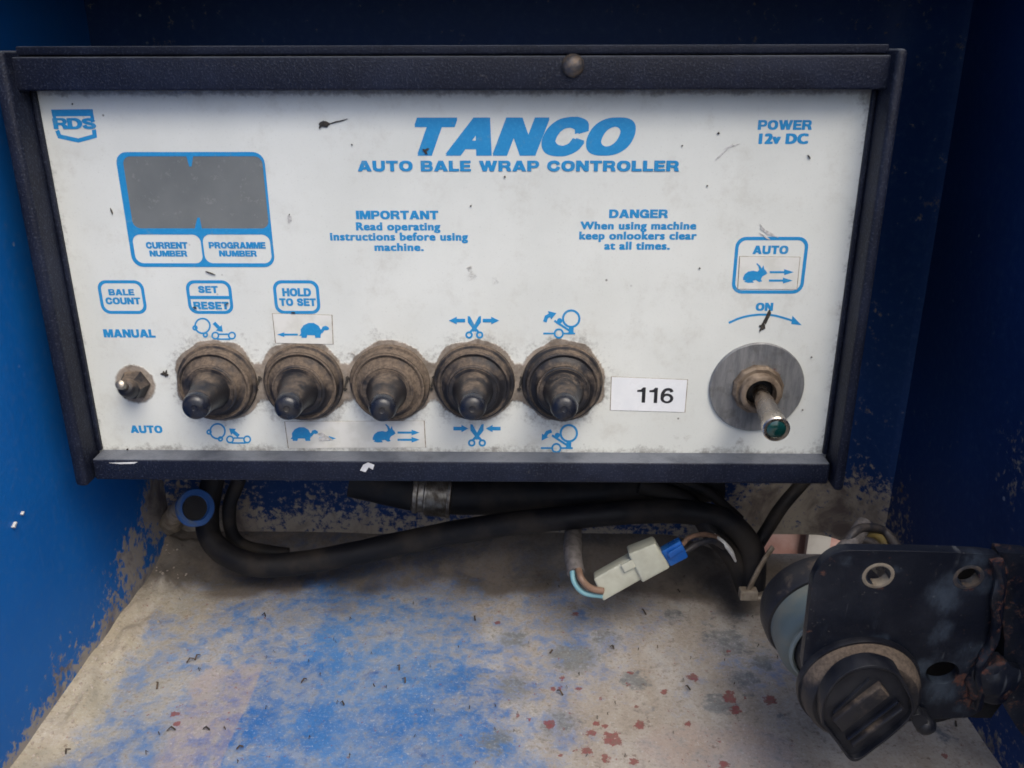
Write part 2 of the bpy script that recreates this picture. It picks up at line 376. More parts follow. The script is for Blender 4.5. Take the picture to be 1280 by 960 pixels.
# flat shapes (lists of loops: outline then holes) ------------------------------------
def thick(pts, w, closed=False, n=0, curve=False):
    p = [Vector(q).to_3d() for q in pts]
    if curve: p = spline(p, n or 6)
    L, R = [], []; N = len(p)
    for i in range(N):
        a = p[i - 1] if (i or closed) else p[i]; b = p[(i + 1) % N] if (i < N - 1 or closed) else p[i]
        d1 = (p[i] - a).normalized() if (p[i] - a).length > 1e-9 else (b - p[i]).normalized()
        d2 = (b - p[i]).normalized() if (b - p[i]).length > 1e-9 else d1
        t = (d1 + d2).normalized(); nn = Vector((-t.y, t.x, 0)); k = max(nn.dot(Vector((-d1.y, d1.x, 0))), .4)
        L.append(p[i] + nn * w / 2 / k); R.append(p[i] - nn * w / 2 / k)
    return [L, R[::-1]] if closed else [L + R[::-1]]
def oval(cx, cy, rx, ry=None, n=28, e=2.0, a0=0, a1=2 * pi):
    ry = ry or rx; out = []
    for i in range(n):
        a = a0 + (a1 - a0) * i / n; c, s = cos(a), sin(a)
        out.append((cx + rx * math.copysign(abs(c) ** (2 / e), c), cy + ry * math.copysign(abs(s) ** (2 / e), s)))
    return out
def rect(a, b, c, d): return [(a, b), (c, b), (c, d), (a, d)]
def rrect(a, b, c, d, r, n=6):
    out = []
    for cx, cy, s in ((c - r, d - r, 0), (a + r, d - r, 1), (a + r, b + r, 2), (c - r, b + r, 3)):
        for i in range(n + 1):
            t = (s + i / n) * pi / 2; out.append((cx + r * cos(t), cy + r * sin(t)))
    return out
def flat(name, shapes, fn, mat, parent, th=0.00006, lift=0.0, stagger=0.000008):
    """each shape becomes a thin raised film; fn maps (x, y, height) to the world"""
    vs, fs = [], []
    for k, loops in enumerate(shapes):
        loops = [[Vector((q[0], q[1], 0)) for q in l] for l in loops]
        tri = tessellate_polygon(loops); b = len(vs); P = [q for l in loops for q in l]; h = lift + th + k * stagger
        vs += [fn(q.x, q.y, h) for q in P]; nb = len(P); vs += [fn(q.x, q.y, lift * .98 if lift else 0) for q in P]
        fs += [(b + t[0], b + t[1], b + t[2]) for t in tri]
        s = 0
        for l in loops:
            m = len(l)
            for i in range(m): j = (i + 1) % m; fs.append((b + s + i, b + s + j, b + nb + s + j, b + nb + s + i))
            s += m
    me = bpy.data.meshes.new(name); me.from_pydata(vs, [], fs); return link(name, me, mat, parent)

def arc(cx, cy, rx, ry, w, a0, a1, n=24):
    return thick([(cx + rx * cos(radians(a0 + (a1 - a0) * i / n)), cy + ry * sin(radians(a0 + (a1 - a0) * i / n))) for i in range(n + 1)], w)
s_, h_ = .27, .21
def bowl(x0, x1, y0, y1, hx, hy):      # straight left side, rounded right side, with hole
    r = (y1 - y0) / 2; cx = x1 - r * .95
    o = [(x0, y0)] + [(cx + r * .95 * cos(-pi / 2 + pi * i / 14), (y0 + y1) / 2 + r * sin(-pi / 2 + pi * i / 14)) for i in range(15)] + [(x0, y1)]
    r2 = r - hy; cx2 = x1 - hx - r2 * .95
    i_ = [(x0 + s_, y0 + hy)] + [(max(cx2, x0 + s_ + .02) + r2 * .95 * cos(-pi / 2 + pi * i / 12), (y0 + y1) / 2 + r2 * sin(-pi / 2 + pi * i / 12)) for i in range(13)] + [(x0 + s_, y1 - hy)]
    return [o, i_]
G = {
 'A': (1.06, [[[(0, 0), (.37, 1), (.69, 1), (1.06, 0), (.76, 0), (.70, .18), (.35, .18), (.29, 0)], [(.42, .37), (.63, .37), (.525, .70)]]]),
 'B': (.92, [bowl(0, .88, .44, 1, .2, .17), bowl(0, .92, 0, .56, .2, .18)]),
 'C': (.98, [thick([(.85, .64), (.78, .80), (.62, .88), (.48, .895), (.27, .83), (.14, .64), (.13, .36), (.27, .17), (.48, .105), (.64, .12), (.79, .22), (.86, .40)], .24, curve=True, n=5)]),
 'D': (.98, [bowl(0, .98, 0, 1, .26, .21)]),
 'E': (.82, [[rect(0, 0, s_, 1)], [rect(0, .8, .8, 1)], [rect(0, .41, .75, .60)], [rect(0, 0, .82, .2)]]),
 'G': (1.02, [thick([(.86, .66), (.78, .80), (.62, .88), (.48, .895), (.27, .83), (.14, .64), (.13, .36), (.27, .17), (.48, .105), (.64, .12), (.80, .20), (.90, .3)], .24, curve=True, n=5), [rect(.56, .36, 1.0, .54)], [rect(.80, .0, 1.0, .5)]]),
 'H': (.96, [[rect(0, 0, s_, 1)], [rect(.96 - s_, 0, .96, 1)], [rect(.1, .4, .9, .62)]]),
 'I': (.28, [[rect(0, 0, .28, 1)]]),
 'L': (.76, [[rect(0, 0, s_, 1)], [rect(0, 0, .76, .21)]]),
 'M': (1.16, [[[(0, 0), (0, 1), (.38, 1), (.58, .38), (.78, 1), (1.16, 1), (1.16, 0), (.90, 0), (.90, .68), (.69, 0), (.47, 0), (.26, .68), (.26, 0)]]]),
 'N': (.97, [[[(0, 0), (0, 1), (.31, 1), (.70, .40), (.70, 1), (.97, 1), (.97, 0), (.67, 0), (.27, .62), (.27, 0)]]]),
 'O': (1.04, [[oval(.52, .5, .52, .5, 40, 2.3), oval(.52, .5, .25, .30, 32, 2.3)]]),
 'P': (.90, [[rect(0, 0, s_, .6)], bowl(0, .90, .33, 1, .22, .19)]),
 'R': (.97, [[rect(0, 0, s_, .6)], bowl(0, .92, .38, 1, .22, .19), [[(.40, .45), (.72, .45), (.90, .30), (.97, 0), (.67, 0), (.62, .26), (.52, .36), (.36, .37)]]]),
 'S': (.94, [thick([(.80, .66), (.72, .82), (.48, .89), (.20, .83), (.15, .69), (.28, .57), (.62, .46), (.79, .33), (.75, .17), (.48, .11), (.20, .17), (.12, .34)], .225, curve=True, n=6)]),
 'T': (.90, [[rect(0, .79, .90, 1)], [rect(.315, 0, .585, .85)]]),
 'U': (.96, [thick([(.135, 1), (.135, .4), (.16, .22), (.30, .12), (.48, .10), (.66, .12), (.80, .22), (.825, .4), (.825, 1)], .25)]),
 'W': (1.42, [[[(0, 1), (.27, 1), (.43, .36), (.57, 1), (.85, 1), (.99, .36), (1.15, 1), (1.42, 1), (1.14, 0), (.85, 0), (.71, .60), (.57, 0), (.28, 0)]]]),
 ' ': (.42, []),
}
THIN = {
 '1': (.46, [[[(.28, 0), (.28, .70), (.03, .70), (.03, .82), (.22, .86), (.32, 1), (.46, 1), (.46, 0)]]]),
 '6': (.66, [[oval(.33, .32, .33, .32, 30), oval(.33, .31, .165, .18, 24)], thick([(.57, .75), (.50, .88), (.36, .92), (.20, .84), (.10, .62), (.085, .34)], .17, curve=True, n=5)]),
}
def text_shapes(s, font, gap=.12):
    x = 0; out = []
    for ch in s:
        w, sh = font[ch]
        for loops in sh: out.append([[(q[0] + x, q[1]) for q in l] for l in loops])
        x += w + gap
    return out, x - gap
def fit(s, a, b, c, d, font=G, shear=0, gap=.12, rot=0):
    """capital lettering between x a..c and baseline b .. top d"""
    sh, w = text_shapes(s, font, gap); w += shear
    return [[[(a + (q[0] + shear * q[1]) / w * (c - a), b + q[1] * (d - b) + rot * (q[0] / w)) for q in l] for l in lp] for lp in sh]
def soft_text(name, s, a, b, c, d, fn, mat, parent, bold=.035, lift=0):
    """mixed-case lettering from Blender's own font, thickened by overlaid copies"""
    def mk(body):
        cu = bpy.data.curves.new('t', 'FONT'); cu.body = body; cu.resolution_u = 4; cu.space_character = 1.12
        o = bpy.data.objects.new('t', cu); COL.objects.link(o); dg = bpy.context.evaluated_depsgraph_get()
        me = bpy.data.meshes.new_from_object(o.evaluated_get(dg)); bpy.data.objects.remove(o); bpy.data.curves.remove(cu); return me
    hm = mk('H'); H = max(v.co.y for v in hm.vertices); me = mk(s)
    x0 = min(v.co.x for v in me.vertices) - bold; x1 = max(v.co.x for v in me.vertices) + bold
    vs, fs = [], []
    for k, (dx, dy) in enumerate([(0, 0), (-1, -.5), (1, -.5), (-1, .5), (1, .5), (0, .6), (0, -.6)]):
        b0 = len(vs)
        for v in me.vertices:
            vs.append(fn(a + (v.co.x + dx * bold - x0) / (x1 - x0) * (c - a), b + (v.co.y + dy * bold) / H * (d - b), lift + .00006 + k * .000006))
        fs += [tuple(b0 + i for i in p.vertices) for p in me.polygons]
    m2 = bpy.data.meshes.new(name); m2.from_pydata(vs, [], fs); return link(name, m2, mat, parent)

# ------------------------------------------------------------------ setting: the blue steel tray
ZF = -0.090; XL = -0.1465; XR = 0.1835; YB = 0.080; YN = -0.42; ZT = 0.172
NZ = PY(1000, 668, YB).z; NX0 = PY(935, 668, YB).x; NX1 = PY(1075, 668, YB).x
def proj(p):
    d = Vector(p) - CAM; z = d.dot(FWD)
    return (640 + F * d.dot(RIGHT) / z, 480 - F * d.dot(UP) / z) if z > .02 else (640, 3000)
def ss(a, b, x):
    t = max(0, min(1, (x - a) / (b - a))); return t * t * (3 - 2 * t)
# worn-paint map of the floor: rows run from the back of the tray to its front
DR = [(640, [.8, .8, .8, .85, .8, .75, .75, .75, .8, .8, .85, .9, .9, .9, .9, .9, .9]),
      (700, [.9, .9, .9, .92, .62, .52, .55, .62, .62, .80, .85, .9, .95, .95, .9, .9, .9]),
      (760, [.9, .9, .75, .58, .42, .34, .34, .42, .60, .50, .72, .88, .92, .9, .9, .9, .9]),
      (820, [.9, .80, .52, .50, .36, .26, .20, .30, .58, .50, .78, .72, .55, .8, .9, .9, .9]),
      (880, [.9, .62, .40, .46, .30, .20, .14, .24, .52, .72, .82, .84, .80, .9, .9, .95, .95]),
      (940, [.8, .50, .34, .42, .26, .18, .14, .18, .42, .66, .92, .95, .95, .95, .95, .98, .98])]
ROWS = [PZ(640, r, ZF).y for r, _ in DR]
def dust_map(p):
    y = p.y; k = 0
    while k < len(ROWS) - 2 and y < ROWS[k + 1]: k += 1
    v = max(0, min(1, (ROWS[k] - y) / (ROWS[k] - ROWS[k + 1])))
    def row(kk):
        r, vals = DR[kk]; sc = (CAM.y - ROWS[kk]) ; a = PZ(0, r, ZF).x; b = PZ(1280, r, ZF).x
        u = max(0, min(15.999, (p.x - a) / (b - a) * 16)); i = int(u); return vals[i] * (1 - u + i) + vals[i + 1] * (u - i)
    d = row(k) * (1 - v) + row(k + 1) * v
    d = max(d, 1.0 * ss(.022, .006, (p.x - XL) + .004 * noise.noise(p * 60)))
    return d * 1.0
def blobs(lst, z=ZF, plane=None):
    out = []
    for px, py, r in lst:
        c = plane(px, py) if plane else PZ(px, py, z); s = (c - CAM).dot(FWD) / F; out.append((c, r * s))
    return out
def near(p, bl, soft=1.8):
    m = 0
    for c, r in bl:
        d = (p - c).length
        if d < r * soft: m = max(m, ss(r * soft, r * .3, d))
    return m
Z2 = lambda x, y: (450 + x / 2.526, 580 + y / 2.526)
RUST = [(*Z2(a, b), r / 2.526) for a, b, r in [(598, 825, 24), (730, 853, 22), (795, 870, 40), (715, 910, 26), (775, 935, 22), (1050, 670, 25), (885, 825, 23), (610, 710, 14), (690, 712, 14), (1185, 775, 23), (1170, 722, 19), (855, 658, 13), (680, 475, 14), (435, 500, 12), (960, 720, 16), (500, 795, 12), (535, 808, 11), (865, 940, 20), (630, 925, 14), (850, 697, 12), (1160, 590, 11), (640, 678, 10), (775, 828, 14), (640, 842, 9), (1040, 815, 12), (760, 745, 10), (875, 765, 12), (1160, 945, 14), (1215, 735, 8)]]
RUST += [(217, 893, 7), (221, 905, 5), (912, 872, 12), (920, 886, 10), (962, 873, 12), (905, 955, 9), (1180, 945, 5), (745, 905, 6), (860, 905, 5), (700, 860, 5), (720, 940, 5)]
RB = blobs(RUST)
PA, PB = PZ(262, 850, ZF), PZ(262, 955, ZF)
def pink_map(p):
    e = PZ(302, 900, ZF).x; w = PZ(228, 900, ZF).x
    a = ss(w - .012, w + .004, p.x) * ss(e + .0012, e - .0012, p.x) * ss(PZ(262, 812, ZF).y + .004, PZ(262, 840, ZF).y - .004, p.y)
    c = PZ(900, 945, ZF); d = sqrt(((p.x - c.x) / .035) ** 2 + ((p.y - c.y) / .022) ** 2)
    return max(a * .80, .9 * ss(1.3, .4, d))
SB = blobs([(905, 800, 38), (930, 850, 30), (900, 880, 24), (955, 830, 22), (720, 820, 40), (760, 800, 26), (640, 860, 30), (700, 905, 34), (790, 850, 22), (640, 800, 24), (620, 930, 30), (840, 770, 22), (930, 760, 26), (980, 900, 16), (1180, 920, 20)])
def ochre_map(p): return .85 * ss(.060, .012, p.x - XL) * ss(.075, .03, p.y)
def floor_disp(p):
    q = p.copy(); dx = p.x - XL
    ridge = max(0, 1 - abs(dx - .008) / .010) * .0038 * (0.55 + 1.1 * max(0, noise.noise(Vector((p.x * 150, p.y * 70, 3))) + .3)) if p.y < .075 else 0
    fil = max(0, 1 - dx / .008) * .004
    bk = .011 * ss(.045, YB + .004, p.y) ** 2 * ss(NX0 - .004, NX0 - .04, p.x)
    q.z += bk + ridge + fil + .0004 * noise.noise(p * 90) + .0010 * noise.noise(p * 14); return q
NX, NY = 330, 400
fl = grid('tray_floor', 'floor', Vector((XL, YN, ZF)), Vector((XR, YN, ZF)), Vector((XR, YB, ZF)), Vector((XL, YB, ZF)), NX, NY,
          {'dust': dust_map, 'pink': pink_map, 'rust': lambda p: near(p, RB, 1.15), 'stain': lambda p: .75 * near(p, SB, 1.6), 'ochre': ochre_map, 'grime_shade': lambda p: ss(.022, .062, p.y + .022 * noise.noise(p * 22) + .01 * noise.noise(p * 70)) * .88}, disp=floor_disp)  # last map: dirt plus painted shade, deepening towards the back
fl['kind'] = 'structure'

sc_l = blobs([(195, 640, 40), (165, 700, 34), (130, 800, 20), (210, 615, 28), (150, 790, 12), (115, 783, 4), (240, 600, 30), (175, 760, 16)], plane=lambda a, b: PX(a, b, XL))
def left_grime(p):
    return max(.86 * near(p, sc_l, 2.4), .95 * ss(.020, .0, p.z - ZF + .004 * noise.noise(p * 60)), .62 * ss(.045, .004, p.z - ZF + .006 * noise.noise(p * 35)) * ss(-.16, .02, p.y))
lw = grid('left_wall', 'left', Vector((XL, YN, ZF - .02)), Vector((XL, YB, ZF - .02)), Vector((XL, YB, ZT)), Vector((XL, YN, ZT)), 260, 140, {'grime_shade': left_grime},
          disp=lambda p: p + Vector((.0012 * noise.noise(p * 9), 0, 0)))
lw['kind'] = 'structure'
for q in ([(14, 659), (17.5, 652), (18.5, 653), (16, 660)], [(25, 643), (27, 639), (27.6, 640), (26, 644)]):
    bm = bmesh.new(); f_ = [PX(a, b, XL) + Vector((.0009, 0, 0)) for a, b in q]; hexa(bm, f_, [p - Vector((.0012, 0, 0)) for p in f_]); from_bm('paint_nick', bm, 'smudge', lw)
def right_grime(p): return .55 * ss(.05, -.01, p.z - ZF + .01 * noise.noise(p * 40)) * 1.0 + .40 * ss(.12, .03, p.z - ZF) * ss(.0, .06, p.y) + 0.4 * ss(.030, .0, (p - PX(1275, 590, XR)).length)
rw = grid('right_wall', 'right', Vector((XR, YB, ZF - .02)), Vector((XR, YN, ZF - .02)), Vector((XR, YN, ZT)), Vector((XR, YB, ZT)), 200, 110, {'grime_shade': right_grime},
          disp=lambda p: p + Vector((-.0015 * noise.noise(p * 8 + Vector((5, 5, 5))), 0, 0)))
rw['kind'] = 'structure'
def back_grime(p):
    return .42 + .45 * ss(-.055, -.085, p.z) * ss(.09, .05, p.x) + .25 * ss(.06, .12, p.x) * ss(.17, .13, p.x) * ss(-.03, -.07, p.z) - .25 * ss(-.06, -.02, p.z) + .30 * ss(.12, .15, p.x) * ss(-.02, -.06, p.z)
def back_part(x0, x1, z0, z1):
    return grid('back_wall', 'back', Vector((x0, YB, z0)), Vector((x1, YB, z0)), Vector((x1, YB, z1)), Vector((x0, YB, z1)), max(int((x1 - x0) / .002), 2), max(int((z1 - z0) / .002), 2), {'grime_shade': back_grime}, disp=lambda p: p + Vector((0, -.022 * ss(XR - .030, XR + .004, p.x) ** 2, 0)))
bw = back_part(XL - .004, NX0, ZF - .02, ZT); bw['kind'] = 'structure'
b2 = back_part(NX0, NX1, NZ, ZT); b3 = back_part(NX1, XR + .004, ZF - .02, ZT)
bm = bmesh.new()                       # one sheet with a notch cut in its foot
for o in (bw, b2, b3): bm.from_mesh(o.data)
bmesh.ops.remove_doubles(bm, verts=bm.verts, dist=1e-5)
me0 = bw.data
bm.to_mesh(me0); bm.free()
for o in (b2, b3): bpy.data.objects.remove(o)
bm = bmesh.new(); box(bm, (XL - .004, -.035, ZT), (XR + .004, YB + .01, ZT + .003)); rf = from_bm('top_shade_sheet', bm, 'back'); rf['kind'] = 'structure'  # unseen sheet overhead, added to shade the upper part
bm = bmesh.new(); box(bm, (NX0 - .10, YB + .05, ZF - .06), (NX1 + .10, YB + .056, ZF + .05)); pk = from_bm('wall_beyond_gap', bm, 'pink'); pk['kind'] = 'structure'
bm = bmesh.new(); a = PY(1022, 680, YB + .045); box(bm, (a.x - .006, a.y - .002, ZF - .05), (a.x + .006, a.y + .002, ZF + .04))
tag(from_bm('pale_post', bm, 'pale'), 'pale upright strip seen through the gap under the back sheet', 'post')

# ------------------------------------------------------------------ controller
CT = thing('bale_wrap_controller', 'black cased controller box with soiled white printed front, boots and switches', 'controller', loc=(0, 0, 0))
def cpart(o): return o
YF = -0.008                                  # front of the bezel; the white face lies at y = 0
def fxy(px, py): p = PY(px, py, 0); return p.x, p.z
FZ0, FZ1 = 0.0, .130
BOOT = [(fxy(273, 477), 0), (fxy(380, 477), 1), (fxy(488, 478), 2), (fxy(593, 477), 3), (fxy(703, 478), 4)]
PW = fxy(945, 483.5); TG = fxy(169, 480)
extra = [(*fxy(a, b), r) for a, b, r in [(590, 345, .0022), (618, 352, .0018), (588, 335, .0016), (440, 442, .0025), (470, 432, .003), (500, 430, .0025), (860, 547, .002), (845, 545, .0015), (925, 552, .0025), (285, 432, .003), (160, 568, .002)]]
def face_dirt(p):
    v = 0
    for (bx, bz), i in BOOT:
        d = sqrt((p.x - bx) ** 2 + (p.z - bz - .0004) ** 2) + .0014 * noise.noise(Vector((p.x * 160, p.z * 160, i)))
        v = max(v, ss(.0160, .0143, d) * .95)
    for i in range(4):
        mx, mz = (BOOT[i][0][0] + BOOT[i + 1][0][0]) / 2, (BOOT[i][0][1] + BOOT[i + 1][0][1]) / 2
        v = max(v, ss(1.5, .7, sqrt(((p.x - mx) / .004) ** 2 + ((p.z - mz) / .0065) ** 2)))
    d = sqrt((p.x - TG[0]) ** 2 + (p.z - TG[1]) ** 2); v = max(v, ss(.0085, .0058, d) * .9)
    for x, z, r in extra:
        d = sqrt((p.x - x) ** 2 + (p.z - z) ** 2); v = max(v, .42 * ss(r * 2, 0, d))
    return v
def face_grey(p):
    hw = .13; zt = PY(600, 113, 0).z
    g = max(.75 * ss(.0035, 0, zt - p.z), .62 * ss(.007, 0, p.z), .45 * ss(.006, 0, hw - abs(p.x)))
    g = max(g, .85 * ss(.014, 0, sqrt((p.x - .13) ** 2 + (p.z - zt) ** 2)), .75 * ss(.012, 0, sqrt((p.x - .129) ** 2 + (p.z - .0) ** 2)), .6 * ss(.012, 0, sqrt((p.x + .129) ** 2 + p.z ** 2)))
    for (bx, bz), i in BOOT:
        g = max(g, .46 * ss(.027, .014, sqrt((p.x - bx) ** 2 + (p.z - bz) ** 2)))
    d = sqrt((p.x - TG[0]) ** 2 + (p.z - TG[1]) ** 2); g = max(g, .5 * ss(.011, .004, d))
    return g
face = grid('face_panel', 'face', Vector((-.134, 0, -.003)), Vector((.134, 0, -.003)), Vector((.134, 0, FZ1)), Vector((-.134, 0, FZ1)), 300, 150, {'dirt': face_dirt, 'grey': face_grey}, parent=CT)
face['label'] = 'soiled white front panel with light blue print'

# case: back body, two bezels, two end cheeks
def on(px, py, y): return PY(px, py, y)
def slabY(bm, q, y0, y1, bev):
    f = [on(*a, y0) for a in q]; hexa(bm, f, [Vector((p.x, y1, p.z)) for p in f], bev)
tz0 = PY(600, 113, YF).z; tz1 = PY(600, 70, YF).z; bz1 = PY(600, 577, YF).z; bz0 = PY(600, 603, YF).z
xi0 = -.1305; xi1 = .1305
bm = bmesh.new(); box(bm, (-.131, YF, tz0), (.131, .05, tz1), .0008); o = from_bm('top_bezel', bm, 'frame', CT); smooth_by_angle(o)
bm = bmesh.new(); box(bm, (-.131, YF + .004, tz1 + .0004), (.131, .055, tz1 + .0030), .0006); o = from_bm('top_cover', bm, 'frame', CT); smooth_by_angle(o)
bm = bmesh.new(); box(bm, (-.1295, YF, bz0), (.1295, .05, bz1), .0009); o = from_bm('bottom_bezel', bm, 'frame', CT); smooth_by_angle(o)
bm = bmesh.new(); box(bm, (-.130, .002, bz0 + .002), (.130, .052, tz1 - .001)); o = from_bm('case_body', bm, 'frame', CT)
# end cheeks (outer plate proud of the bezel, inner lip against the face)
CY = YF - .004
cz1 = PY(600, 62, CY).z; cz0 = PY(600, 612, CY).z
for x0, x1 in ((PY(94, 608, CY).x, -.1303), (.1303, PY(1137, 62, CY).x)):
    bm = bmesh.new(); box(bm, (x0, CY, cz0), (x1, .055, cz1), .0015); smooth_by_angle(from_bm('end_cheek', bm, 'frame', CT))
for x0, x1 in ((-.1302, -.1288), (.1288, .1302)):
    bm = bmesh.new(); box(bm, (x0, -.0016, bz1 + .0003), (x1, .003, tz0 - .0003), .0004); smooth_by_angle(from_bm('side_lip', bm, 'frame', CT))
# dome screw
sp = PY(716, 82, YF); m = frame_at(sp, (0, -1, 0))
scr = lathe('dome_screw', [(.0001, .0027), (.0012, .0026), (.0025, .0019), (.0033, .0006), (.0034, 0)][::-1], m, 'screw', CT, 32)
bm = bmesh.new()
fl_ = [PY(a, b, YF) + Vector((0, -.0001, 0)) for a, b in [(450, 588), (454, 581), (460, 578), (468, 581), (466, 587), (461, 584), (457, 590)]]
hexa(bm, fl_, [p + Vector((0, .0001, 0)) for p in fl_]); from_bm('paint_chip', bm, 'flake', CT)
bm = bmesh.new(); f_ = [PY(a, b, YF) + Vector((0, -.00008, 0)) for a, b in [(136, 578.4), (172, 577.4), (168, 579.4), (150, 580)]]; hexa(bm, f_, [p + Vector((0, .00008, 0)) for p in f_]); from_bm('paint_chip', bm, 'flake', CT)

# --- print on the face
def ff(x, y, h): return Vector((x, -h, y))
def U(shapes): return [[[fxy(q[0], q[1]) for q in l] for l in lp] for lp in shapes]     # drawing coordinates to the face
def lab(name, pxl, pyt, pxr, pyb, shear=0, gap=.12, parent=face):
    x0, _ = fxy(pxl, (pyt + pyb) / 2); x1, _ = fxy(pxr, (pyt + pyb) / 2); xm = (pxl + pxr) / 2
    z1 = fxy(xm, pyt)[1]; z0 = fxy(xm, pyb)[1]
    nm = 'lettering'; hgt = z1 - z0; e = (.05 if name == 'TANCO' else .036) * hgt
    base = fit(name, x0 + e, z0, x1 - e, z1, G, shear, gap)
    return flat(nm, [[[(q[0] + dx * e, q[1] + dy * e * .5) for q in l] for l in lp] for dx, dy in ((-1, -1), (1, 1), (-1, 1), (1, -1)) for lp in base], ff, 'ink', parent, stagger=.0000012)
def low(s, pxl, pyt, pxr, pyb, bold=.055):
    x0, _ = fxy(pxl, (pyt + pyb) / 2); x1, _ = fxy(pxr, (pyt + pyb) / 2); xm = (pxl + pxr) / 2
    return soft_text('lettering', s, x0, fxy(xm, pyb)[1], x1, fxy(xm, pyt)[1], ff, 'ink', face, bold)
lab('TANCO', 505, 148, 801, 193.5, .34, .11)
lab('AUTO BALE WRAP CONTROLLER', 447, 201, 849, 213.8, 0, .14)
lab('IMPORTANT', 445, 263.5, 548, 273.8)
low('Read operating', 445, 278.3, 550.5, 287.6); low('instructions before using', 412.5, 291, 585, 300.3); low('machine.', 468, 304.2, 529.7, 313.2)
lab('DANGER', 761.5, 262, 835, 272.3)
low('When using machine', 725.5, 277.3, 870.5, 286.4); low('keep onlookers clear', 724, 289.8, 871, 299); low('at all times.', 755.3, 302.4, 837.5, 311.6)
lab('POWER', 947.5, 150.3, 1015, 162); low('12v DC', 948.4, 167.5, 1010.5, 179.2, .075)
lab('CURRENT', 182.5, 302.7, 234.5, 310.6); lab('NUMBER', 187, 313.3, 234, 320.4)
lab('PROGRAMME', 261, 302.7, 332, 310.4); lab('NUMBER', 274, 313.2, 321, 320.4)
lab('BALE', 135.7, 361.5, 167.7, 369); lab('COUNT', 132, 372, 175.5, 380.2)
lab('SET', 247.6, 357.6, 272.4, 366); lab('RESET', 242, 377.3, 286, 386.4)
lab('HOLD', 352.8, 360.4, 388.8, 370.2); lab('TO SET', 349.4, 373, 395, 382.2)
lab('MANUAL', 129.4, 411.8, 194, 421.6); lab('AUTO', 163, 532, 203, 541); lab('AUTO', 941, 307.2, 985.5, 317.4); lab('ON', 944.7, 378.6, 966.4, 388.4)
def rr(pxl, pyt, pxr, pyb, r):
    m = (pyt + pyb) / 2; x0 = fxy(pxl, m)[0]; x1 = fxy(pxr, m)[0]; xm = (pxl + pxr) / 2
    return x0, fxy(xm, pyb)[1], x1, fxy(xm, pyt)[1], r
def ring_of(pxl, pyt, pxr, pyb, r, w):
    a, b, c, d, r = rr(pxl, pyt, pxr, pyb, r); return [rrect(a, b, c, d, r), rrect(a + w, b + w, c - w, d - w, max(r - w * .8, .0003))[::-1]]
def inset(pxl, pyt, pxr, pyb, r): return rrect(*rr(pxl, pyt, pxr, pyb, r))
flat('display_border', [[inset(155, 190, 337, 333.6, .0036), inset(159.8, 195.3, 332, 285.5, .0025)[::-1],
      inset(167.6, 293, 252.2, 329, .0026)[::-1], inset(254.8, 293, 338.6, 329, .0026)[::-1]],
      [[fxy(*q) for q in ((233, 195), (241.5, 195), (239.6, 208), (236.6, 208))]], [[fxy(*q) for q in ((243.5, 286), (252.5, 286), (249.6, 272), (246.8, 272))]]], ff, 'ink', face, lift=.00005)
flat('printed_outline', [ring_of(124.2, 350.3, 181.6, 392.3, .0030, .00105)], ff, 'ink', face)
flat('printed_outline', [ring_of(234, 350.3, 290.4, 392.3, .0030, .00105), [rrect(*rr(236, 369.8, 288.5, 373.8, .0001))]], ff, 'ink', face)
flat('printed_outline', [ring_of(342.4, 350.3, 399.6, 392.3, .0030, .00105)], ff, 'ink', face)
flat('printed_outline', [ring_of(917, 296, 1007.5, 367, .0034, .0011)], ff, 'ink', face)
w_ = flat('display_window', [[inset(158.6, 194, 333, 286.6, .003)]], ff, 'lcd', CT, th=.00004)
w_['label'] = 'blank grey display window'
# maker's shield
flat('shield_emblem', U([[[(64, 137), (116, 136.5), (117, 145), (65.5, 145.5)]],
      thick([(71.5, 163), (74.5, 170.5), (98, 175.6), (118.5, 170), (117.5, 162)], 5.2),
      [[(65.5, 143.5), (69.5, 143.5), (71, 150), (67, 150)]], [[(112.5, 143.5), (117, 143.5), (118, 149), (113.7, 149)]]]) +
      [[[(q[0] + dx * .00018, q[1] + dx * dy * .00008) for q in l] for l in lp] for dx, dy in ((-1, 0), (1, 1), (0, 0)) for lp in fit('RDS', fxy(67, 154)[0], fxy(92, 161.2)[1], fxy(119.5, 154)[0], fxy(92, 147.8)[1], G, .0, .05)], ff, 'ink', face)

def arrow(x0, y0, x1, y1, w, hw, hl):
    d = Vector((x1 - x0, y1 - y0)); L = d.length; d /= L; n = Vector((-d.y, d.x)); a = Vector((x0, y0)); b = Vector((x1, y1)); c = b - d * hl
    return [[tuple(a + n * w / 2), tuple(c + n * w / 2), tuple(c + n * hw / 2), tuple(b), tuple(c - n * hw / 2), tuple(c - n * w / 2), tuple(a - n * w / 2)]]
def roller(cx, cy, s1, s2, c1, c2, ax, ay):
    """bale ring with two rollers, table bar and swing arrow"""
    return [[oval(cx, cy, 10.3), oval(cx, cy, 8.2)[::-1]], [oval(*s1, 3.4), oval(*s1, 1.3, n=14)[::-1]], [oval(*s2, 3.4), oval(*s2, 1.3, n=14)[::-1]],
            [oval(*c1, 5), oval(*c1, 3)[::-1]], [oval(*c2, 5), oval(*c2, 3)[::-1]],
            thick([(c1[0] + 2, c1[1] + 4.4), (c2[0] - 2, c2[1] + 4.4)], 1.8), thick([(c1[0] + 4.6, c1[1] - 1.8), (c2[0] - 4.6, c2[1] - 1.8)], 1.8), arrow(*ax, *ay, 4.2, 10, 7)]
flat('bale_table_symbol', U(roller(253.2, 407.3, (243.8, 409.8), (256.8, 418.6), (269.2, 419.4), (290, 419.4), (267.5, 403.5), (278.5, 414.5))), ff, 'ink', face)
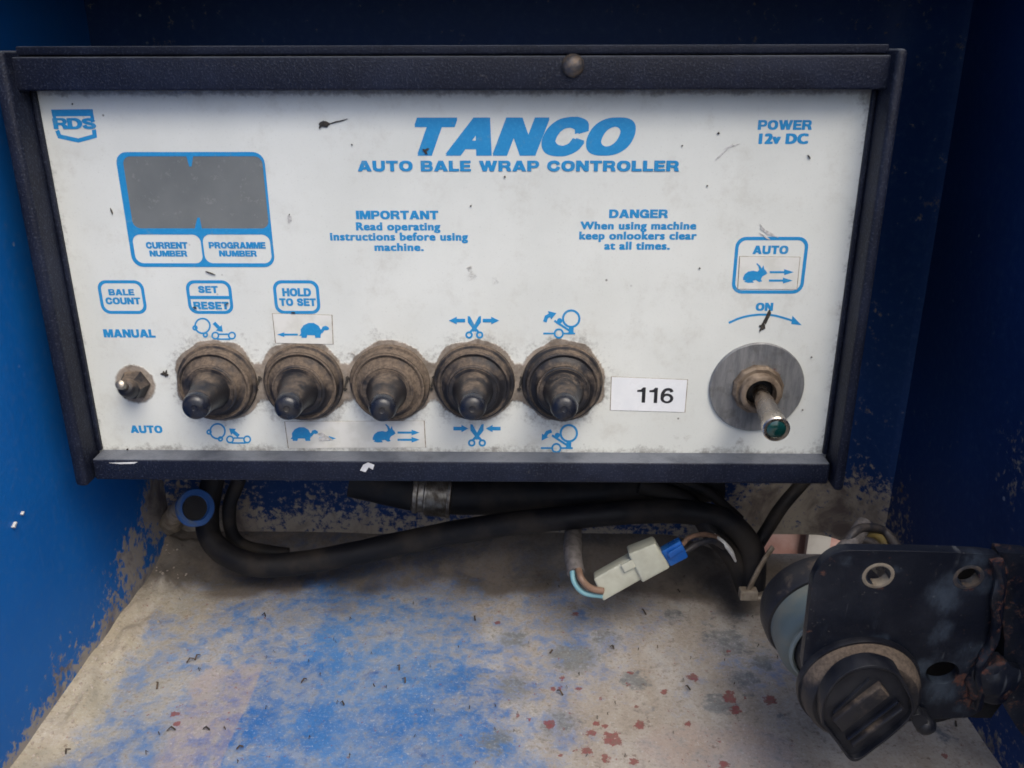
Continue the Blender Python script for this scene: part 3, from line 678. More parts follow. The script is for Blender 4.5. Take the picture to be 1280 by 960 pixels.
flat('bale_table_symbol', U(roller(272, 539, (261.4, 540), (275.6, 548.6), (287.6, 549.2), (309, 549.2), (298.5, 545), (286.5, 535.5))), ff, 'ink', face)
def scissors(cx, ty, inward):
    a = [[[(cx - 8.3, ty), (cx - 5.5, ty + .5), (cx + 3.6, ty + 17.5), (cx + 1, ty + 20), (cx - 8.3, ty + 8)]],
         [[(cx + 8.3, ty), (cx + 5.5, ty + .5), (cx - 3.6, ty + 17.5), (cx - 1, ty + 20), (cx + 8.3, ty + 8)]],
         thick([(cx + .5, ty + 15), (cx + 5, ty + 20)], 3), thick([(cx - .5, ty + 15), (cx - 5, ty + 20)], 3),
         [oval(cx - 6.6, ty + 23.6, 4.7, 4.6), oval(cx - 6.6, ty + 23.6, 2.3, 2.2)[::-1]], [oval(cx + 6.6, ty + 23.6, 4.7, 4.6), oval(cx + 6.6, ty + 23.6, 2.3, 2.2)[::-1]]]
    y = ty + 5.6
    if inward: a += [arrow(cx - 29.5, y, cx - 11, y, 4.4, 9, 8.5), arrow(cx + 29.5, y, cx + 11, y, 4.4, 9, 8.5)]
    else: a += [arrow(cx - 11.5, y, cx - 32, y, 4.4, 9.5, 10), arrow(cx + 10.5, y, cx + 31, y, 4.4, 9.5, 10)]
    return a
flat('scissors_symbol', U(scissors(593, 395, False)), ff, 'ink', face); flat('scissors_symbol', U(scissors(596.3, 530, True)), ff, 'ink', face)
def lift(cx, cy, up):
    a = [[oval(cx, cy, 11.6), oval(cx, cy, 8.9)[::-1]], [oval(cx - 14.4, cy + 2.6, 3.3)], [oval(cx, cy + 13, 3.2)], thick([(cx - 21, cy + 2.5), (cx + 1, cy + 17)], 2.7),
         thick([(cx - 35, cy + 18.5), (cx - 21, cy + 18.5)], 2.1), thick([(cx - 10, cy + 18.5), (cx + 5, cy + 18.5)], 2.1), [oval(cx - 15.5, cy + 18.5, 6.4), oval(cx - 15.5, cy + 18.5, 4.1)[::-1]],
         [[(cx - 6, cy + 19.4), (cx + 3, cy + 10), (cx + 3, cy + 19.4)]]]
    if up: a += [thick([(cx - 33, cy + 4), (cx - 31, cy - 2), (cx - 26, cy - 5)], 4.6), [[(cx - 29, cy - 9.5), (cx - 18.5, cy - 7), (cx - 25, cy + 1)]]]
    else: a += [thick([(cx - 21.5, cy - 3), (cx - 27, cy - 1), (cx - 30, cy + 4)], 4.4), [[(cx - 33.5, cy + .5), (cx - 34, cy + 9), (cx - 25.5, cy + 5)]]]
    return a
flat('lift_symbol', U(lift(714, 398.3, True)), ff, 'ink', face); flat('lift_symbol', U(lift(711, 541.5, False)), ff, 'ink', face)
flat('arc_arrow_symbol', U([thick([(911, 403.6), (925, 397.5), (940, 394.2), (955, 393.2), (970, 394.8), (990, 400.5)], 2.6, curve=True, n=5), [[(990.5, 394.6), (1002, 406.5), (989, 405)]]]), ff, 'ink', face)

def turtle(cx, cy, s=1):
    T = lambda l: [(cx + x * s, cy + y * s) for x, y in l]
    return [[T([(-13, 6), (-13.5, -1), (-10, -6), (-4, -9), (3, -9), (9, -5.5), (12, 0), (12.5, 5), (8, 6.5)])], [T([(-12.5, 5), (-12.5, 9.5), (-6, 9.5), (-5, 5.5)])], [T([(4, 5.5), (5, 9.5), (11.5, 9.5), (11.5, 5)])],
            [T([(10, 1), (13, -2), (14, -4.5), (18, -5.5), (21.5, -3.5), (22, -1), (19, 0.2), (16.5, -.2), (13.5, 4)])], [T([(-13, 4), (-15.5, 7), (-12, 7)])]]
def rabbit(cx, cy, s=1):
    T = lambda l: [(cx + x * s, cy + y * s) for x, y in l]
    return [[T([(-14, 3), (-12, -1), (-8, -4), (-2, -5), (3, -4), (5, -6), (4, -10), (1.5, -13), (2.5, -14), (6, -11), (8, -7.5), (10, -11.5), (11, -7), (13, -5), (14.5, -2), (12, 0), (9, 1.5), (7, 5), (8.5, 7.5), (5, 8.3), (1, 6), (-3, 7), (-1, 9), (-8, 9.3), (-13, 8), (-11, 6.5), (-14, 6)])]]
def sticker(q, mat='sticker', name='sticker', lift=.0):
    c = Vector((sum(a for a, _ in q) / 4, sum(b for _, b in q) / 4))
    big = [tuple(c + (Vector(p) - c) * 1.0 + (Vector(p) - c).normalized() * 1.1) for p in q]
    r = flat(name, U([[q]]), ff, mat, CT, th=.00018)
    flat('soiled_edge', U([[big]]), ff, 'sticker_edge', r, th=.00009)
    return r
L_ = .00018
st = sticker([(341, 392), (414.5, 394), (416, 430), (345, 428.4)]); st['label'] = 'small white sticker with tortoise and arrow to the left'
flat('tortoise_symbol', U(turtle(389.5, 412.5)), ff, 'ink', st, lift=L_); flat('arrow_symbol', U([arrow(372.5, 418, 346.6, 418, 2.4, 6, 9)]), ff, 'ink', st, lift=L_)
st = sticker([(356.5, 527), (529.7, 526), (531.6, 559), (361, 560)]); st['label'] = 'long white sticker with tortoise and hare symbols'
flat('tortoise_symbol', U(turtle(377.5, 542, .92)), ff, 'ink', st, lift=L_); flat('arrow_symbol', U([arrow(399, 547.6, 420, 547.6, 2.4, 6, 9)]), ff, 'ink', st, lift=L_)
flat('hare_symbol', U(rabbit(480, 543.5)), ff, 'ink', st, lift=L_); flat('arrow_symbol', U([arrow(497, 540.4, 524.5, 540.4, 2.6, 7, 10)]), ff, 'ink', st, lift=L_); flat('arrow_symbol', U([arrow(497, 549.4, 524.5, 549.4, 2.6, 7, 10)]), ff, 'ink', st, lift=L_)
st = sticker([(925, 320.6), (999.5, 321.5), (995.5, 361.5), (922.5, 361)]); st['label'] = 'white sticker with hare and two arrows inside the AUTO outline'
flat('hare_symbol', U(rabbit(943.5, 343.5, 1.06)), ff, 'ink', st, lift=L_); flat('arrow_symbol', U([arrow(962, 340, 992, 340, 2.6, 7.5, 12)]), ff, 'ink', st, lift=L_); flat('arrow_symbol', U([arrow(961, 350.5, 990.5, 350.5, 2.6, 7.5, 12)]), ff, 'ink', st, lift=L_)
st = sticker([(764.7, 471), (859, 474.7), (855.6, 515), (763.2, 512.4)], 'sticker_white', 'number_label'); st['label'] = 'bright white label reading 116'
a, b = fxy(795, 502.8); c, d = fxy(842.5, 484); flat('numerals', fit('116', a, b, c, d, THIN, 0, .16, rot=-.0003), ff, 'black_ink', st, lift=L_)

tn = flat('torn_patch', U([[[(396, 541.5), (403, 540), (410, 545), (417, 549.5), (408, 550), (400, 551), (397, 547.5), (404, 546)]]]), ff, 'smudge', CT, th=.0001, lift=.0003)
# scuffs and smudges on the print
def blob2(cx, cy, rx, ry, ang, k, n=22, rough=.6):
    out = []
    for i in range(n):
        a = 2 * pi * i / n; r = 1 + rough * noise.noise(Vector((cos(a) * 1.5, sin(a) * 1.5, k * 7.3)))
        x, y = rx * r * cos(a), ry * r * sin(a); out.append((cx + x * cos(ang) - y * sin(ang), cy + x * sin(ang) + y * cos(ang)))
    return [out]
scuff = [(958, 398, 2.3, 12.5, .42, 1), (953, 408, 3.2, 3.2, 0, 2), (951, 411, 1.2, 4, .5, 22), (406, 155, 6, 3.3, .1, 3), (421, 152.3, 12, .9, -.25, 4), (532, 190, 5.2, 1.5, .9, 5), (533, 187, 4, 1.1, -.4, 6),
         (206, 467.5, 4.5, 2.4, .3, 7), (208, 466, 1.2, 4, .2, 8), (440, 181, 1.5, 1.5, 0, 9), (898, 166.5, 1.8, 1.8, 0, 10), (884, 232, 1.2, 1.5, 0, 11), (852.6, 182, 1.3, 1.3, 0, 12), (91, 130, 1.4, 1.2, 0, 13), (588.5, 257, 1.3, 1.3, 0, 14), (631, 221, 1.6, 1.6, 0, 15),
         (874.5, 335, 1.2, 1.2, 0, 16), (1003, 512, 1.2, 1.2, 0, 17), (1014, 446, 1.2, 1.2, 0, 18), (263, 341, .7, 7, 1.9, 19), (140, 264, .7, 4, -.4, 20), (402, 155, 3, 4.5, .5, 21), (1011, 196, .7, 3, -.5, 23), (362, 268, .8, 1.2, 0, 24)]
for s in (323, 433, 541, 651):
    scuff += [(s, 478, 1.5, 6, .3, s), (s + 2, 472, 2.6, 1.6, .6, s + 1), (s - 2, 486, 2.4, 1.7, .1, s + 2)]
scuff += [(244, 384, 2.0, .7, .3, 41), (284, 379.5, 2.2, .6, -.2, 42), (205, 464, 1, 1, 0, 44), (367, 390.5, 2.2, .8, 0, 45), (183, 566, 3, 1, 0, 46), (160, 561, 1.6, 1.2, 0, 47)]
scuff = [(a, b, c * .72, d * .72, e, k) if c < 2 and d < 2 else (a, b, c, d, e, k) for a, b, c, d, e, k in scuff]
scu = flat('dark_scuffs', U([blob2(*q) for q in scuff]), ff, 'mark', CT, th=.0001, lift=.00022); scu['kind'] = 'stuff'
sm = [(904, 191, 14, 1.1, -.75, 31), (914, 183, 12, .8, -.3, 32), (362, 273, 3, 5, 0, 33), (961, 291, 11, 1.2, .45, 34), (957, 296, 8, .9, .6, 35), (955, 287, 9, .7, .9, 38)]
smu = flat('grey_smudges', U([blob2(*q) for q in sm]), ff, 'smudge', CT, th=.00009, lift=.0001); smu['kind'] = 'stuff'
# ------------------------------------------------------------------ switches on the face
def boot(bx, bz, tip, k, dustv):
    m = frame_at(Vector((bx, 0, bz)), (0, -1, 0))
    root = lathe('switch_boot', [(.0139, 0), (.0140, .0010), (.0136, .0016), (.0128, .0018), (.0124, .0024), (.0122, .0038), (.0114, .0046), (.0104, .0050), (.0096, .0056), (.0088, .0066), (.0083, .0078), (.0081, .0092)], m, 'rubber', CT, 72, .018, k)
    da = root.data.attributes.new('dust', 'FLOAT', 'POINT'); da.data.foreach_set('value', [dustv] * len(root.data.vertices))
    lathe('boot_ring', [(.0119 + .0006 * cos(a), .0048 + .0006 * sin(a)) for a in [2 * pi * i / 8 for i in range(9)]], m, 'rubber', root, 64, .012, k + 9, attrs={'dust': lambda p: dustv + .15})
    lathe('boot_ring', [(.0084 + .0007 * cos(a), .0082 + .0007 * sin(a)) for a in [2 * pi * i / 8 for i in range(9)]], m, 'rubber', root, 64, .012, k + 19, attrs={'dust': lambda p: dustv})
    o = Vector((bx, -.0065, bz)); ax = tip - o; L = ax.length; m2 = frame_at(o, ax)
    lathe('boot_sleeve', [(.0079, 0), (.0074, .0015), (.0067, .0032), (.0060, .0055), (.0055, .009), (.0050, .0135), (.0045, L * .80), (.0043, L * .84)], m2, 'rubber_sleeve', root, 48, .012, k + 5)
    lathe('boot_tip', [(.0043, L * .82), (.0044, L * .88), (.0041, L * .94), (.0034, L * .985), (.0022, L * 1.005), (.0010, L * 1.008), (.0008, L * 1.0), (.0001, L * .998)], m2, 'tip', root, 40)
    return root
TIPS = [(243, 510), (358.5, 511), (477.6, 513), (590.2, 511.5), (705.4, 511.5)]
bl = ['dusty rubber switch boot furthest left, below the bale table symbol', 'dusty rubber switch boot below the tortoise sticker', 'dustiest rubber switch boot, above the hare symbol', 'rubber switch boot between the two scissors symbols', 'rubber switch boot between the two lift symbols']
for ((bx, bz), i), tp in zip(BOOT, TIPS):
    b = boot(bx, bz, PY(tp[0], tp[1], -.0325), i * 3.1, (.22, .25, .48, .10, .06)[i]); b['label'] = bl[i]
# small manual/auto toggle
m = frame_at(Vector((TG[0], 0, TG[1])), (0, -1, 0))
tg = lathe('small_toggle_switch', [(.0054, 0), (.0055, .001), (.0046, .0022), (.0042, .004), (.0040, .0052), (.0030, .0056), (.0001, .0056)], m, 'rubber', CT, 6, .03, 4)
tp = PY(149.5, 480.5, -.0135); o = Vector((TG[0], -.004, TG[1] - .0003)); ax = tp - o; L = ax.length
lathe('collar', [(.0034, 0), (.0033, .003), (.0027, .0052), (.0022, .0056)], frame_at(o, ax), 'rubber', tg, 24)
lathe('toggle_lever', [(.0012, .003), (.0013, L * .55), (.0015, L * .80), (.0016, L * .93), (.0014, L), (.0007, L * 1.03), (.0001, L * 1.035)], frame_at(o, ax), 'steel', tg, 24)
# power toggle
c0 = Vector((PW[0], 0, PW[1])); m = frame_at(c0, (0, -1, 0))
pw = lathe('power_switch', [(.0162, 0), (.0163, .0008), (.0159, .0013), (.0060, .0013)], m, 'zinc', CT, 80)
pw['label'] = 'large metal toggle switch on a round zinc washer'
mr = m @ Matrix.Rotation(radians(12), 4, 'Z')
lathe('hex_nut', [(.0087, .0013), (.0088, .0032), (.0080, .0042), (.0050, .0042), (.0050, .0015)], mr, 'brass', pw, 12, ang=20)
lathe('threaded_collar', [(.0066, .0013)] + [(.0066 + (.00025 if i % 2 else 0), .0042 + i * .00035) for i in range(10)] + [(.0062, .0078), (.0052, .0078), (.0049, .0030), (.0001, .0030)], m, 'brass', pw, 40)
lathe('dark_socket', [(.0048, .0033), (.0030, .0052), (.0001, .0058)], m, 'dark', pw, 32)
tp = PY(970.5, 537, -.0345); o = c0 + Vector((0, -.003, .0006)); ax = tp - o; L = ax.length; m2 = frame_at(o, ax)
lv = lathe('toggle_lever', [(.0026, .001), (.0028, L * .30), (.0031, L * .36), (.0034, L * .6), (.0040, L * .88), (.0042, L * .93), (.0042, L * .99), (.0038, L * 1.0), (.0030, L * .998), (.0029, L * .975)], m2, 'chrome', pw, 48)
lathe('green_lens', [(.0030, L * .97), (.0029, L * .995), (.0021, L * 1.010), (.0011, L * 1.016), (.0001, L * 1.018)], m2, 'green', lv, 32)

# ------------------------------------------------------------------ hoses and cables under the controller
HZ = .004
def H(px, py, y): return PY(px, py, y)
pts = [H(268, 590, .058), H(259, 640, .054), H(268, 680, .046), H(318, 706, .040), H(400, 700, .042), H(500, 679, .044), H(600, 660, .042), H(700, 648, .040), H(790, 640, .040), H(860, 640, .040), H(912, 655, .036), H(940, 690, .030), H(941, 735, .026)]
tag(tube('main_cable', pts, .0051, 'hose', seg=28, n=14, lump=.05), 'thick black cable sagging across the tray under the controller', 'cable')
hz = thing('clamped_hose', 'black horizontal hose with ribbed metal clamp behind the thick cable', 'hose')
ps = [H(440, 596, .058), H(540, 616, .058), H(680, 618, .058), H(800, 612, .058), H(900, 600, .060)]
tube('hose_body', ps, .0088, 'hose', hz, seg=28, lump=.03)
A_, B_ = H(517, 612, .058), H(566, 617, .058); axv = (B_ - A_).normalized()
pr = [(.0092, 0), (.0103, .0006), (.0103, .0022), (.0095, .0028), (.0095, .005), (.0108, .0056), (.0108, .0060)]
for i in range(15): pr += [(.0108, .0062 + i * .00062), (.0103, .0062 + i * .00062 + .0002), (.0103, .0062 + i * .00062 + .0004), (.0108, .0062 + i * .00062 + .0005)]
pr += [(.0109, .0158), (.0109, .0166), (.0094, .0170)]
lathe('hose_clamp', pr, frame_at(A_, axv), 'steel', hz, 48)
tag(tube('thin_black_hose', [H(800, 606, .05), H(860, 628, .045), H(890, 668, .034), H(918, 700, .030), H(934, 742, .028)], .0040, 'hose', seg=20, lump=.05), 'thinner black cable dropping beside the cable tie on the right', 'cable')
tag(tube('slanting_hose', [H(1010, 596, .05), H(980, 630, .045), H(955, 668, .038), H(935, 700, .034)], .0028, 'hose', seg=16, lump=.05), 'thin black cable slanting down from the right end of the case', 'cable')
tag(tube('white_glint', [H(893, 668, .030), H(905, 679, .0255), H(914, 690, .025), H(920, 703, .027)], [.0004, .0010, .0010, .0004], 'glint_white', seg=10), 'short bright glint of light modelled as a white sliver between the black cables', 'glint')  # a bright glint of light, built as a thin white strip
# cable tie
tie = thing('cable_tie', 'grimy pale cable tie around the black cables on the right', 'cable tie')
tube('tie_strap', [H(966, 684, .020), H(955, 700, .017), H(943, 722, .016), H(934, 742, .018)], .0016, 'tie', tie, seg=8, flat=.5)
bm = bmesh.new(); c = H(935, 742, .017); box(bm, c - Vector((.0035, .002, .0022)), c + Vector((.0035, .002, .0022)), .0005); from_bm('tie_head', bm, 'tie', tie)
tube('tie_tail', [H(932, 744, .018), H(945, 747, .016), H(962, 745, .015)], .0010, 'tie', tie, seg=8, flat=.5)
# eye lug
lug = thing('eye_lug', 'blue painted steel ring below the lower left corner of the case', 'lug')
c = H(243, 635, .034); ax = (CAM - c).normalized() + Vector((.35, 0, .1)); m = frame_at(c, ax)
lathe('ring', [(.0052, 0), (.0076, .0001), (.0079, .0006), (.0079, .0018), (.0075, .0023), (.0055, .0023), (.0052, .0018), (.0052, 0)], m, 'ring', lug, 48, .03)
tube('stub', [c + Vector((-.006, .001, -.001)), c + Vector((-.0095, .010, -.004)), H(214, 652, .070), H(206, 656, .081)], [.0024, .0034, .0050, .0055], 'tie', lug, seg=16, lump=.35)
lathe('hole_shade', [(.0051, -.004), (.0051, .0004), (.0001, .0004)], m, 'dark', lug, 32)  # black disc painting the darkness inside the ring
# dirty strap and wiring clutter behind
for i, (q, r) in enumerate([([H(300, 596, .055), H(286, 640, .055), H(300, 680, .055), H(360, 693, .056)], .0030), ([H(600, 600, .066), H(690, 634, .066), H(800, 636, .064), H(880, 618, .062)], .0022), ([H(840, 596, .05), H(880, 612, .047), H(905, 632, .045), H(925, 650, .043)], .0022)]):
    tag(tube('thin_cable', q, r, 'hose', seg=12, lump=.08), ['thin black cable hanging behind the blue ring', 'slim dark cable running behind the thick cable', 'short dark cable curling above the cable bend'][i], 'cable')

# ------------------------------------------------------------------ white connector
cn = thing('wire_connector', 'off white nylon wire connector lying on the tray floor', 'connector')
YC = .012
def hex_px(name, q, y, depth, mat, bev=.0006):
    bm = bmesh.new(); f = [PY(a, b, y) for a, b in q]; n = Vector((0.05, 1, -.28)).normalized()
    hexa(bm, f, [p + n * depth for p in f], bev); return smooth_by_angle(from_bm(name, bm, mat, cn))
hex_px('connector_housing', [(742, 724), (790, 697), (805, 723), (754, 752)], YC - .003, .009, 'nylon', .0008)
hex_px('connector_shoulder', [(785, 693), (819.5, 679.5), (838, 710), (803, 729)], YC - .0045, .012, 'nylon', .0009)
hex_px('latch', [(776, 707), (790, 700), (795, 709), (781, 716)], YC - .0045, .003, 'nylon', .0003)
bp = hex_px('blue_plug', [(826, 690), (851, 676), (861, 697), (838, 709)], YC - .0015, .007, 'plug', .0008)
hex_px('plug_ridge', [(834, 692), (853, 681), (856, 687), (838, 699)], YC - .003, .003, 'plug', .0003)
tube('grey_sheath', [H(720, 640, .056), H(717, 660, .046), H(716, 690, .022), H(720, 716, .013)], .0036, 'wire_grey', cn, seg=20, lump=.1)
tube('blue_wire', [H(715, 712, .0130), H(718, 728, .0100), H(730, 741, .0085), H(753, 745, .0085)], .0011, 'wire_blue', cn, seg=12)
tube('brown_wire', [H(723, 712, .0120), H(727, 724, .0080), H(738, 735, .0075), H(754, 739, .0080)], .0014, 'wire_brown', cn, seg=12)
tube('dark_wire', [H(856, 690, .0130), H(872, 680, .016), H(890, 676, .020), H(905, 684, .026)], .0012, 'wire_dark', cn, seg=12)
tube('brown_wire', [H(852, 682, .0140), H(862, 672, .018), H(880, 668, .024), H(898, 672, .030)], .0010, 'wire_brown', cn, seg=12)

# ------------------------------------------------------------------ bracket with rotary knob (lower right)
br = thing('knob_bracket', 'blue black steel plate with holes carrying a big rotary knob', 'bracket')
D0 = .250
NB = (FWD + UP * .50 + RIGHT * .04).normalized()                 # plate stands upright
PC = PD(1130, 800, D0)
def BP(px, py, off=0.0):                                          # point on the plate plane, off towards the viewer
    d = ray(px, py); q = PC - NB * off
    return CAM + d * ((q - CAM).dot(NB) / d.dot(NB))
def arc_px(cx, cy, rx, ry, a0, a1, n=14): return [(cx + rx * cos(radians(a0 + (a1 - a0) * i / n)), cy - ry * sin(radians(a0 + (a1 - a0) * i / n))) for i in range(n + 1)]
outl = arc_px(1062, 742, 48, 54, 180, 90) + [(1140, 689), (1225, 692)] + arc_px(1237, 716, 24, 22, 80, 5) + [(1256, 760), (1250, 800), (1236, 815), (1228, 840)] + arc_px(1200, 868, 34, 30, 10, -80) + [(1165, 899), (1110, 905), (1060, 900), (1010, 870), (1003, 830), (1008, 790)]
def slab(name, loops, off, th, mat, parent, bev=.0007, attrs=None, ang=40):
    loops3 = [[Vector((q[0], q[1], 0)) for q in l] for l in loops]; tri = tessellate_polygon(loops3)
    P = [q for l in loops3 for q in l]; bm = bmesh.new()
    fr = [bm.verts.new(BP(q.x, q.y, off)) for q in P]; bk = [bm.verts.new(v.co + NB * th) for v in fr]; bm.verts.ensure_lookup_table()
    for t in tri:
        try: bm.faces.new([fr[i] for i in t]); bm.faces.new([bk[i] for i in t][::-1])
        except ValueError: pass
    s = 0; rim = []
    for l in loops3:
        n = len(l)
        for i in range(n):
            j = (i + 1) % n; bm.faces.new((fr[s + i], fr[s + j], bk[s + j], bk[s + i])); rim.append((fr[s + i], fr[s + j]))
        s += n
    bmesh.ops.recalc_face_normals(bm, faces=bm.faces)
    if bev:
        es = [bm.edges.get(e) for e in rim]; bmesh.ops.bevel(bm, geom=[e for e in es if e], offset=bev, segments=3, affect='EDGES', profile=.5, clamp_overlap=True)
    me = bpy.data.meshes.new(name); bm.to_mesh(me); bm.free()
    return smooth_by_angle(link(name, me, mat, parent), ang)
holes = [oval(1098, 720, 14, 12.5, 28), oval(1211, 722, 13.5, 12, 28), oval(1178, 841, 21, 13.5, 32)]
holes[2] = [(1178 + (x - 1178) * cos(.12) + (y - 841) * sin(.12), 841 - (x - 1178) * sin(.12) + (y - 841) * cos(.12)) for x, y in holes[2]]
# the plate gets a fine mesh so that wear can follow its edges
def bl_px(lst): return [(BP(a, b), r * .00024) for a, b, r in lst]
hz_b = bl_px([(1190, 745, 26), (1205, 820, 26), (1180, 790, 18), (1228, 730, 16), (1098, 720, 17), (1120, 712, 8), (1185, 860, 22), (1150, 835, 14), (1105, 800, 10), (1060, 700, 10), (1200, 885, 10), (1215, 700, 12)])
rs_b = bl_px([(1246, 715, 12), (1252, 745, 10), (1245, 780, 8), (1028, 715, 6), (1018, 738, 6), (1016, 755, 5), (1040, 700, 5), (1211, 866, 12), (1204, 850, 9), (1226, 830, 12), (1214, 880, 10), (1222, 722, 5), (1255, 860, 12), (1012, 790, 4), (1098, 733, 5), (1211, 735, 6), (1252, 820, 10), (1270, 860, 10), (1258, 900, 10)])
pl = slab('steel_plate', [outl] + [h[::-1] for h in holes], 0, .0030, 'plate', br, .0005)
bm = bmesh.new(); bm.from_mesh(pl.data)
for _ in range(4):
    bmesh.ops.triangulate(bm, faces=[f for f in bm.faces if len(f.verts) > 3])
    es = [e for e in bm.edges if e.calc_length() > .0022]
    if not es: break
    bmesh.ops.subdivide_edges(bm, edges=es, cuts=1)
bm.to_mesh(pl.data); bm.free()
def paint(o):
    for k, b in (('haze', hz_b), ('rust', rs_b)):
        a = o.data.attributes.new(k, 'FLOAT', 'POINT'); a.data.foreach_set('value', [near(o.matrix_world @ v.co, b, 1.9) * (.9 if k == 'haze' else .85) for v in o.data.vertices])
smooth_by_angle(pl, 40); paint(pl)
o = slab('dark_hole_backing', [sm2([(1140, 700), (1250, 705), (1252, 880), (1200, 895), (1140, 890)])], -.012, .002, 'dark', br, .0004)  # black sheet added behind the plate so its holes look dark
# hole rims
for (cx, cy, r, mt) in ((1098, 720, 14.5, 'tie'), (1211, 722, 13.5, 'screw')):
    c = BP(cx, cy, .0002); lathe('hole_rim', [(r * .00023, -.0030), (r * .00023, 0), (r * .00023 + .0005, .0001), (r * .00023 + .0010, -.0001)], frame_at(c, -NB), mt, pl, 32, cap=False)
# boss ring under the knob and dusty collar
kc = BP(1071, 853, 0)
sc = (kc - CAM).dot(FWD) / F
attd = {'dust': lambda p: .95 * ss(-.006, .006, (p - kc).dot(UP)) - .45}
lathe('escutcheon', [(75 * sc, 0), (75.5 * sc, .0012), (74.5 * sc, .0021), (72 * sc, .0021)], frame_at(kc, -NB), 'knob', br, 72)
kn = lathe('rotary_knob', [(72 * sc, .0015), (71 * sc, .0040), (68 * sc, .0066), (63 * sc, .0078), (.0001, .0084)], frame_at(kc, -NB), 'rubber', br, 72, attrs=attd)
# pointer handle: raised rim, sunk face, ridges
kx = [(1027, 905), (1027, 885), (1033, 868), (1046, 850), (1064, 838), (1088, 832), (1108, 835), (1122, 841), (1129, 850), (1142, 878), (1140, 896), (1118, 918), (1092, 938), (1076, 950), (1066, 952), (1058, 946), (1045, 928)]
kxi = [(1084 + (x - 1084) * .945, 890 + (y - 890) * .94) for x, y in kx]
slab('handle_rim', [sm2(kx), sm2(kxi)[::-1]], .0132, .0050, 'knob', kn, .0006)
slab('handle_base', [sm2(kxi)], .0116, .004, 'knob', kn, 0)
def ridge(x0, y0, x1, y1, w, off, mat, name='ridge'):
    d = Vector((x1 - x0, y1 - y0)).normalized(); n = Vector((-d.y, d.x)) * w / 2
    slab(name, [[(x0 + n.x, y0 + n.y), (x1 + n.x, y1 + n.y), (x1 - n.x, y1 - n.y), (x0 - n.x, y0 - n.y)]], off, .0045, mat, kn, .0007)
ridge(1047, 910, 1107, 864, 19, .0134, 'rubber'); ridge(1060, 927, 1124, 878, 3.5, .0130, 'knob'); ridge(1066, 934, 1130, 887, 4.5, .0138, 'rubber'); ridge(1042, 893, 1088, 850, 3, .0124, 'knob')
# lever stop bolt by the knob
c = BP(1156, 905, .004); sb = lathe('stop_bolt', [(.0022, -.004), (.0029, -.0005), (.0030, .0010), (.0022, .0024), (.0010, .0029), (.0001, .0030)], frame_at(c, (-NB + RIGHT * .2 - UP * .3).normalized()), 'knob', br, 24)
slab('stop_arm', [sm2([(1140, 895), (1152, 893), (1160, 902), (1158, 914), (1148, 913), (1141, 905)])], .006, .004, 'knob', br, .0006)
# switch body behind the plate
bc = PD(1030, 762, .288); bax = (BP(1068, 850, -.004) - bc).normalized()
m = frame_at(bc, bax)
lathe('rear_cap', [(.0170, -.006), (.0196, -.0045), (.0205, -.001), (.0203, .004), (.0196, .0055), (.0184, .0058)], m, 'rubber_dusty', br, 64)
lathe('switch_housing', [(.0188, .005), (.0186, .012), (.0182, .0150), (.0168, .0165), (.0150, .0168)], m, 'teal', br, 64)
lathe('housing_rim', [(.0153 + .0008 * cos(a), .0170 + .0012 * sin(a)) for a in [2 * pi * i / 8 for i in range(9)]], m, 'teal2', br, 64)
lathe('housing_core', [(.0150, .0150), (.0142, .018), (.0120, .026), (.0001, .028)], m, 'rubber', br, 48)
# weld hub at the right edge and rusty tube behind
hb = BP(1242, 852, .001); 
o = lathe('weld_hub', [(.0074, -.004), (.0076, .0004), (.0066, .0012), (.0046, .0014), (.0036, .0024), (.0016, .0028), (.0001, .0028)], frame_at(hb, -NB), 'plate', br, 40, .30, 3); paint(o)
o = slab('side_flange', [sm2([(1248, 690), (1300, 700), (1330, 760), (1330, 940), (1290, 930), (1262, 895), (1250, 860), (1256, 800), (1246, 740)])], -.002, .004, 'plate', br, .0008); paint(o); o.data.attributes['rust'].data.foreach_set('value', [.30] * len(o.data.vertices))
o = tube('weld_bead', [BP(1246, 700, .001), BP(1249, 730, .0012), BP(1246, 760, .001), BP(1243, 790, .001), BP(1232, 820, .001), BP(1222, 845, .001), BP(1224, 868, .001), BP(1220, 884, .0005)], .0015, 'plate', br, seg=14, lump=.7); paint(o)
for o_ in (o,):
    o_.data.attributes['rust'].data.foreach_set('value', [.40] * len(o_.data.vertices))
# wire loops above the plate
wl = thing('wire_loops', 'looped black and dull yellow wires above the steel plate', 'wires')
tube('black_wire', [PD(1040, 706, .300), PD(1062, 672, .298), PD(1078, 660, .300), PD(1105, 664, .305), PD(1124, 690, .300), PD(1128, 712, .300)], .0016, 'wire_dark', wl, seg=12)
tube('yellow_wire', [PD(1060, 690, .304), PD(1075, 671, .304), PD(1092, 668, .305), PD(1106, 680, .305), PD(1112, 705, .304)], .0015, 'wire_yellow', wl, seg=12)
tube('black_wire', [PD(1052, 700, .303), PD(1068, 680, .30), PD(1084, 676, .30), PD(1098, 690, .30), PD(1100, 712, .30)], .0014, 'wire_dark', wl, seg=12)
tube('thick_wire', [PD(1030, 720, .297), PD(1048, 694, .297), PD(1066, 676, .299), PD(1080, 655, .305)], .0028, 'wire_grey', wl, seg=14)
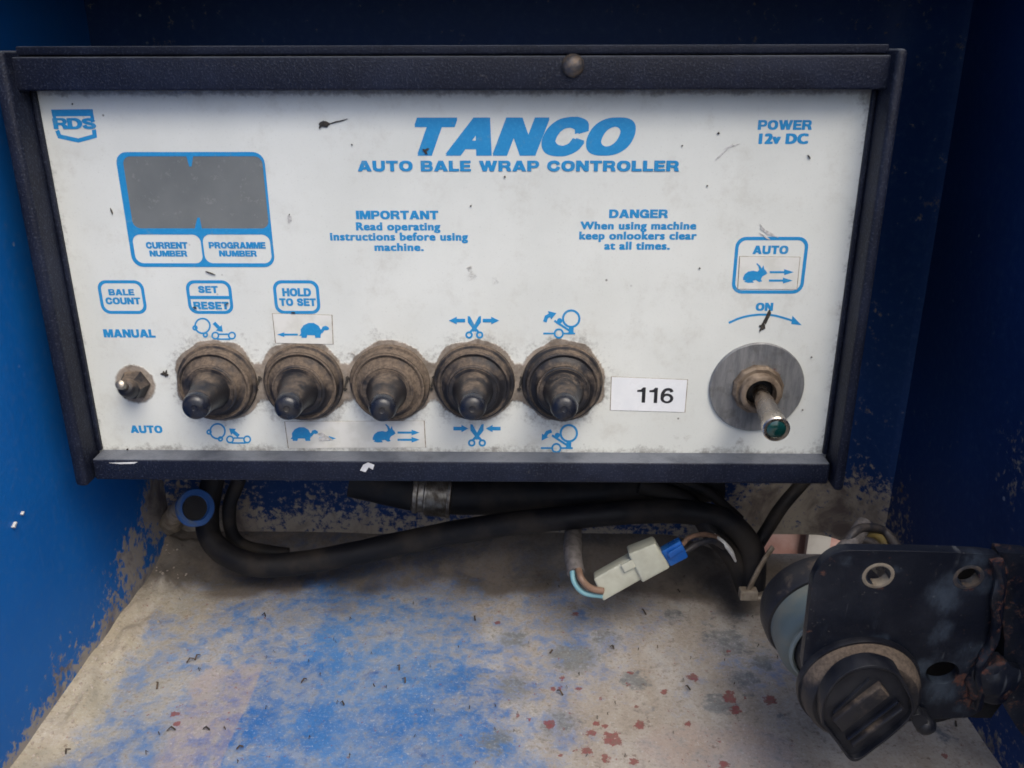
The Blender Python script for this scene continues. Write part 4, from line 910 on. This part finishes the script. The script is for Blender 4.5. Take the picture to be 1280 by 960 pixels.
# inclined corner post behind the plate at the right
# ------------------------------------------------------------------ debris
rnd = random.Random(3); bm = bmesh.new()
def stick(c, L, w, a):
    d = Vector((cos(a), sin(a), .12)); n = Vector((-d.y, d.x, 0)).normalized() * w; mid = c + Vector((0, 0, .0012)) + n * rnd.uniform(-2, 2)
    q = [c - d * L / 2, mid, c + d * L / 2]
    for i in range(2): hexa(bm, [q[i] - n, q[i] + n, q[i] + n + Vector((0, 0, w)), q[i] - n + Vector((0, 0, w))], [q[i + 1] - n, q[i + 1] + n, q[i + 1] + n + Vector((0, 0, w)), q[i + 1] - n + Vector((0, 0, w))])
marks = [(238, 826, 5), (247, 822, 5), (196, 857, 6), (214, 913, 5), (380, 851, 4), (258, 912, 4), (428, 880, 3), (498, 835, 4), (805, 765, 6), (594, 773, 4), (505, 851, 4), (700, 866, 5), (689, 815, 3), (765, 810, 3), (848, 739, 3), (860, 860, 4), (1195, 905, 4), (85, 940, 4), (330, 770, 3), (300, 935, 4)]
for a, b, L in marks: stick(PZ(a, b, ZF + .0008), L * .0006, .0003, rnd.uniform(0, 3.1))
for i in range(70):
    a, b = rnd.uniform(180, 1000), rnd.uniform(720, 955); stick(PZ(a, b, ZF + .0007), rnd.uniform(.0004, .0012), rnd.uniform(.00008, .00016), rnd.uniform(0, 3.1))
ch = from_bm('chaff', bm, 'straw'); tag(ch, 'tiny dark bits of chaff scattered over the tray floor', 'chaff'); ch['kind'] = 'stuff'
bm = bmesh.new()
for i in range(260):
    y = rnd.uniform(-.15, .07); x = XL + abs(rnd.gauss(.004, .006)) + .001; r = rnd.uniform(.0002, .0007)
    v = bmesh.ops.create_icosphere(bm, subdivisions=1, radius=r)['verts']; c = floor_disp(Vector((x, y, ZF)))
    for q in v: q.co = c + Vector((q.co.x * rnd.uniform(.7, 1.3), q.co.y * rnd.uniform(.8, 1.8), q.co.z * .6))
cr = from_bm('mud_crumbs', bm, 'dustlump', smooth=False); tag(cr, 'crumbs of dried mud along the foot of the left wall', 'mud'); cr['kind'] = 'stuff'
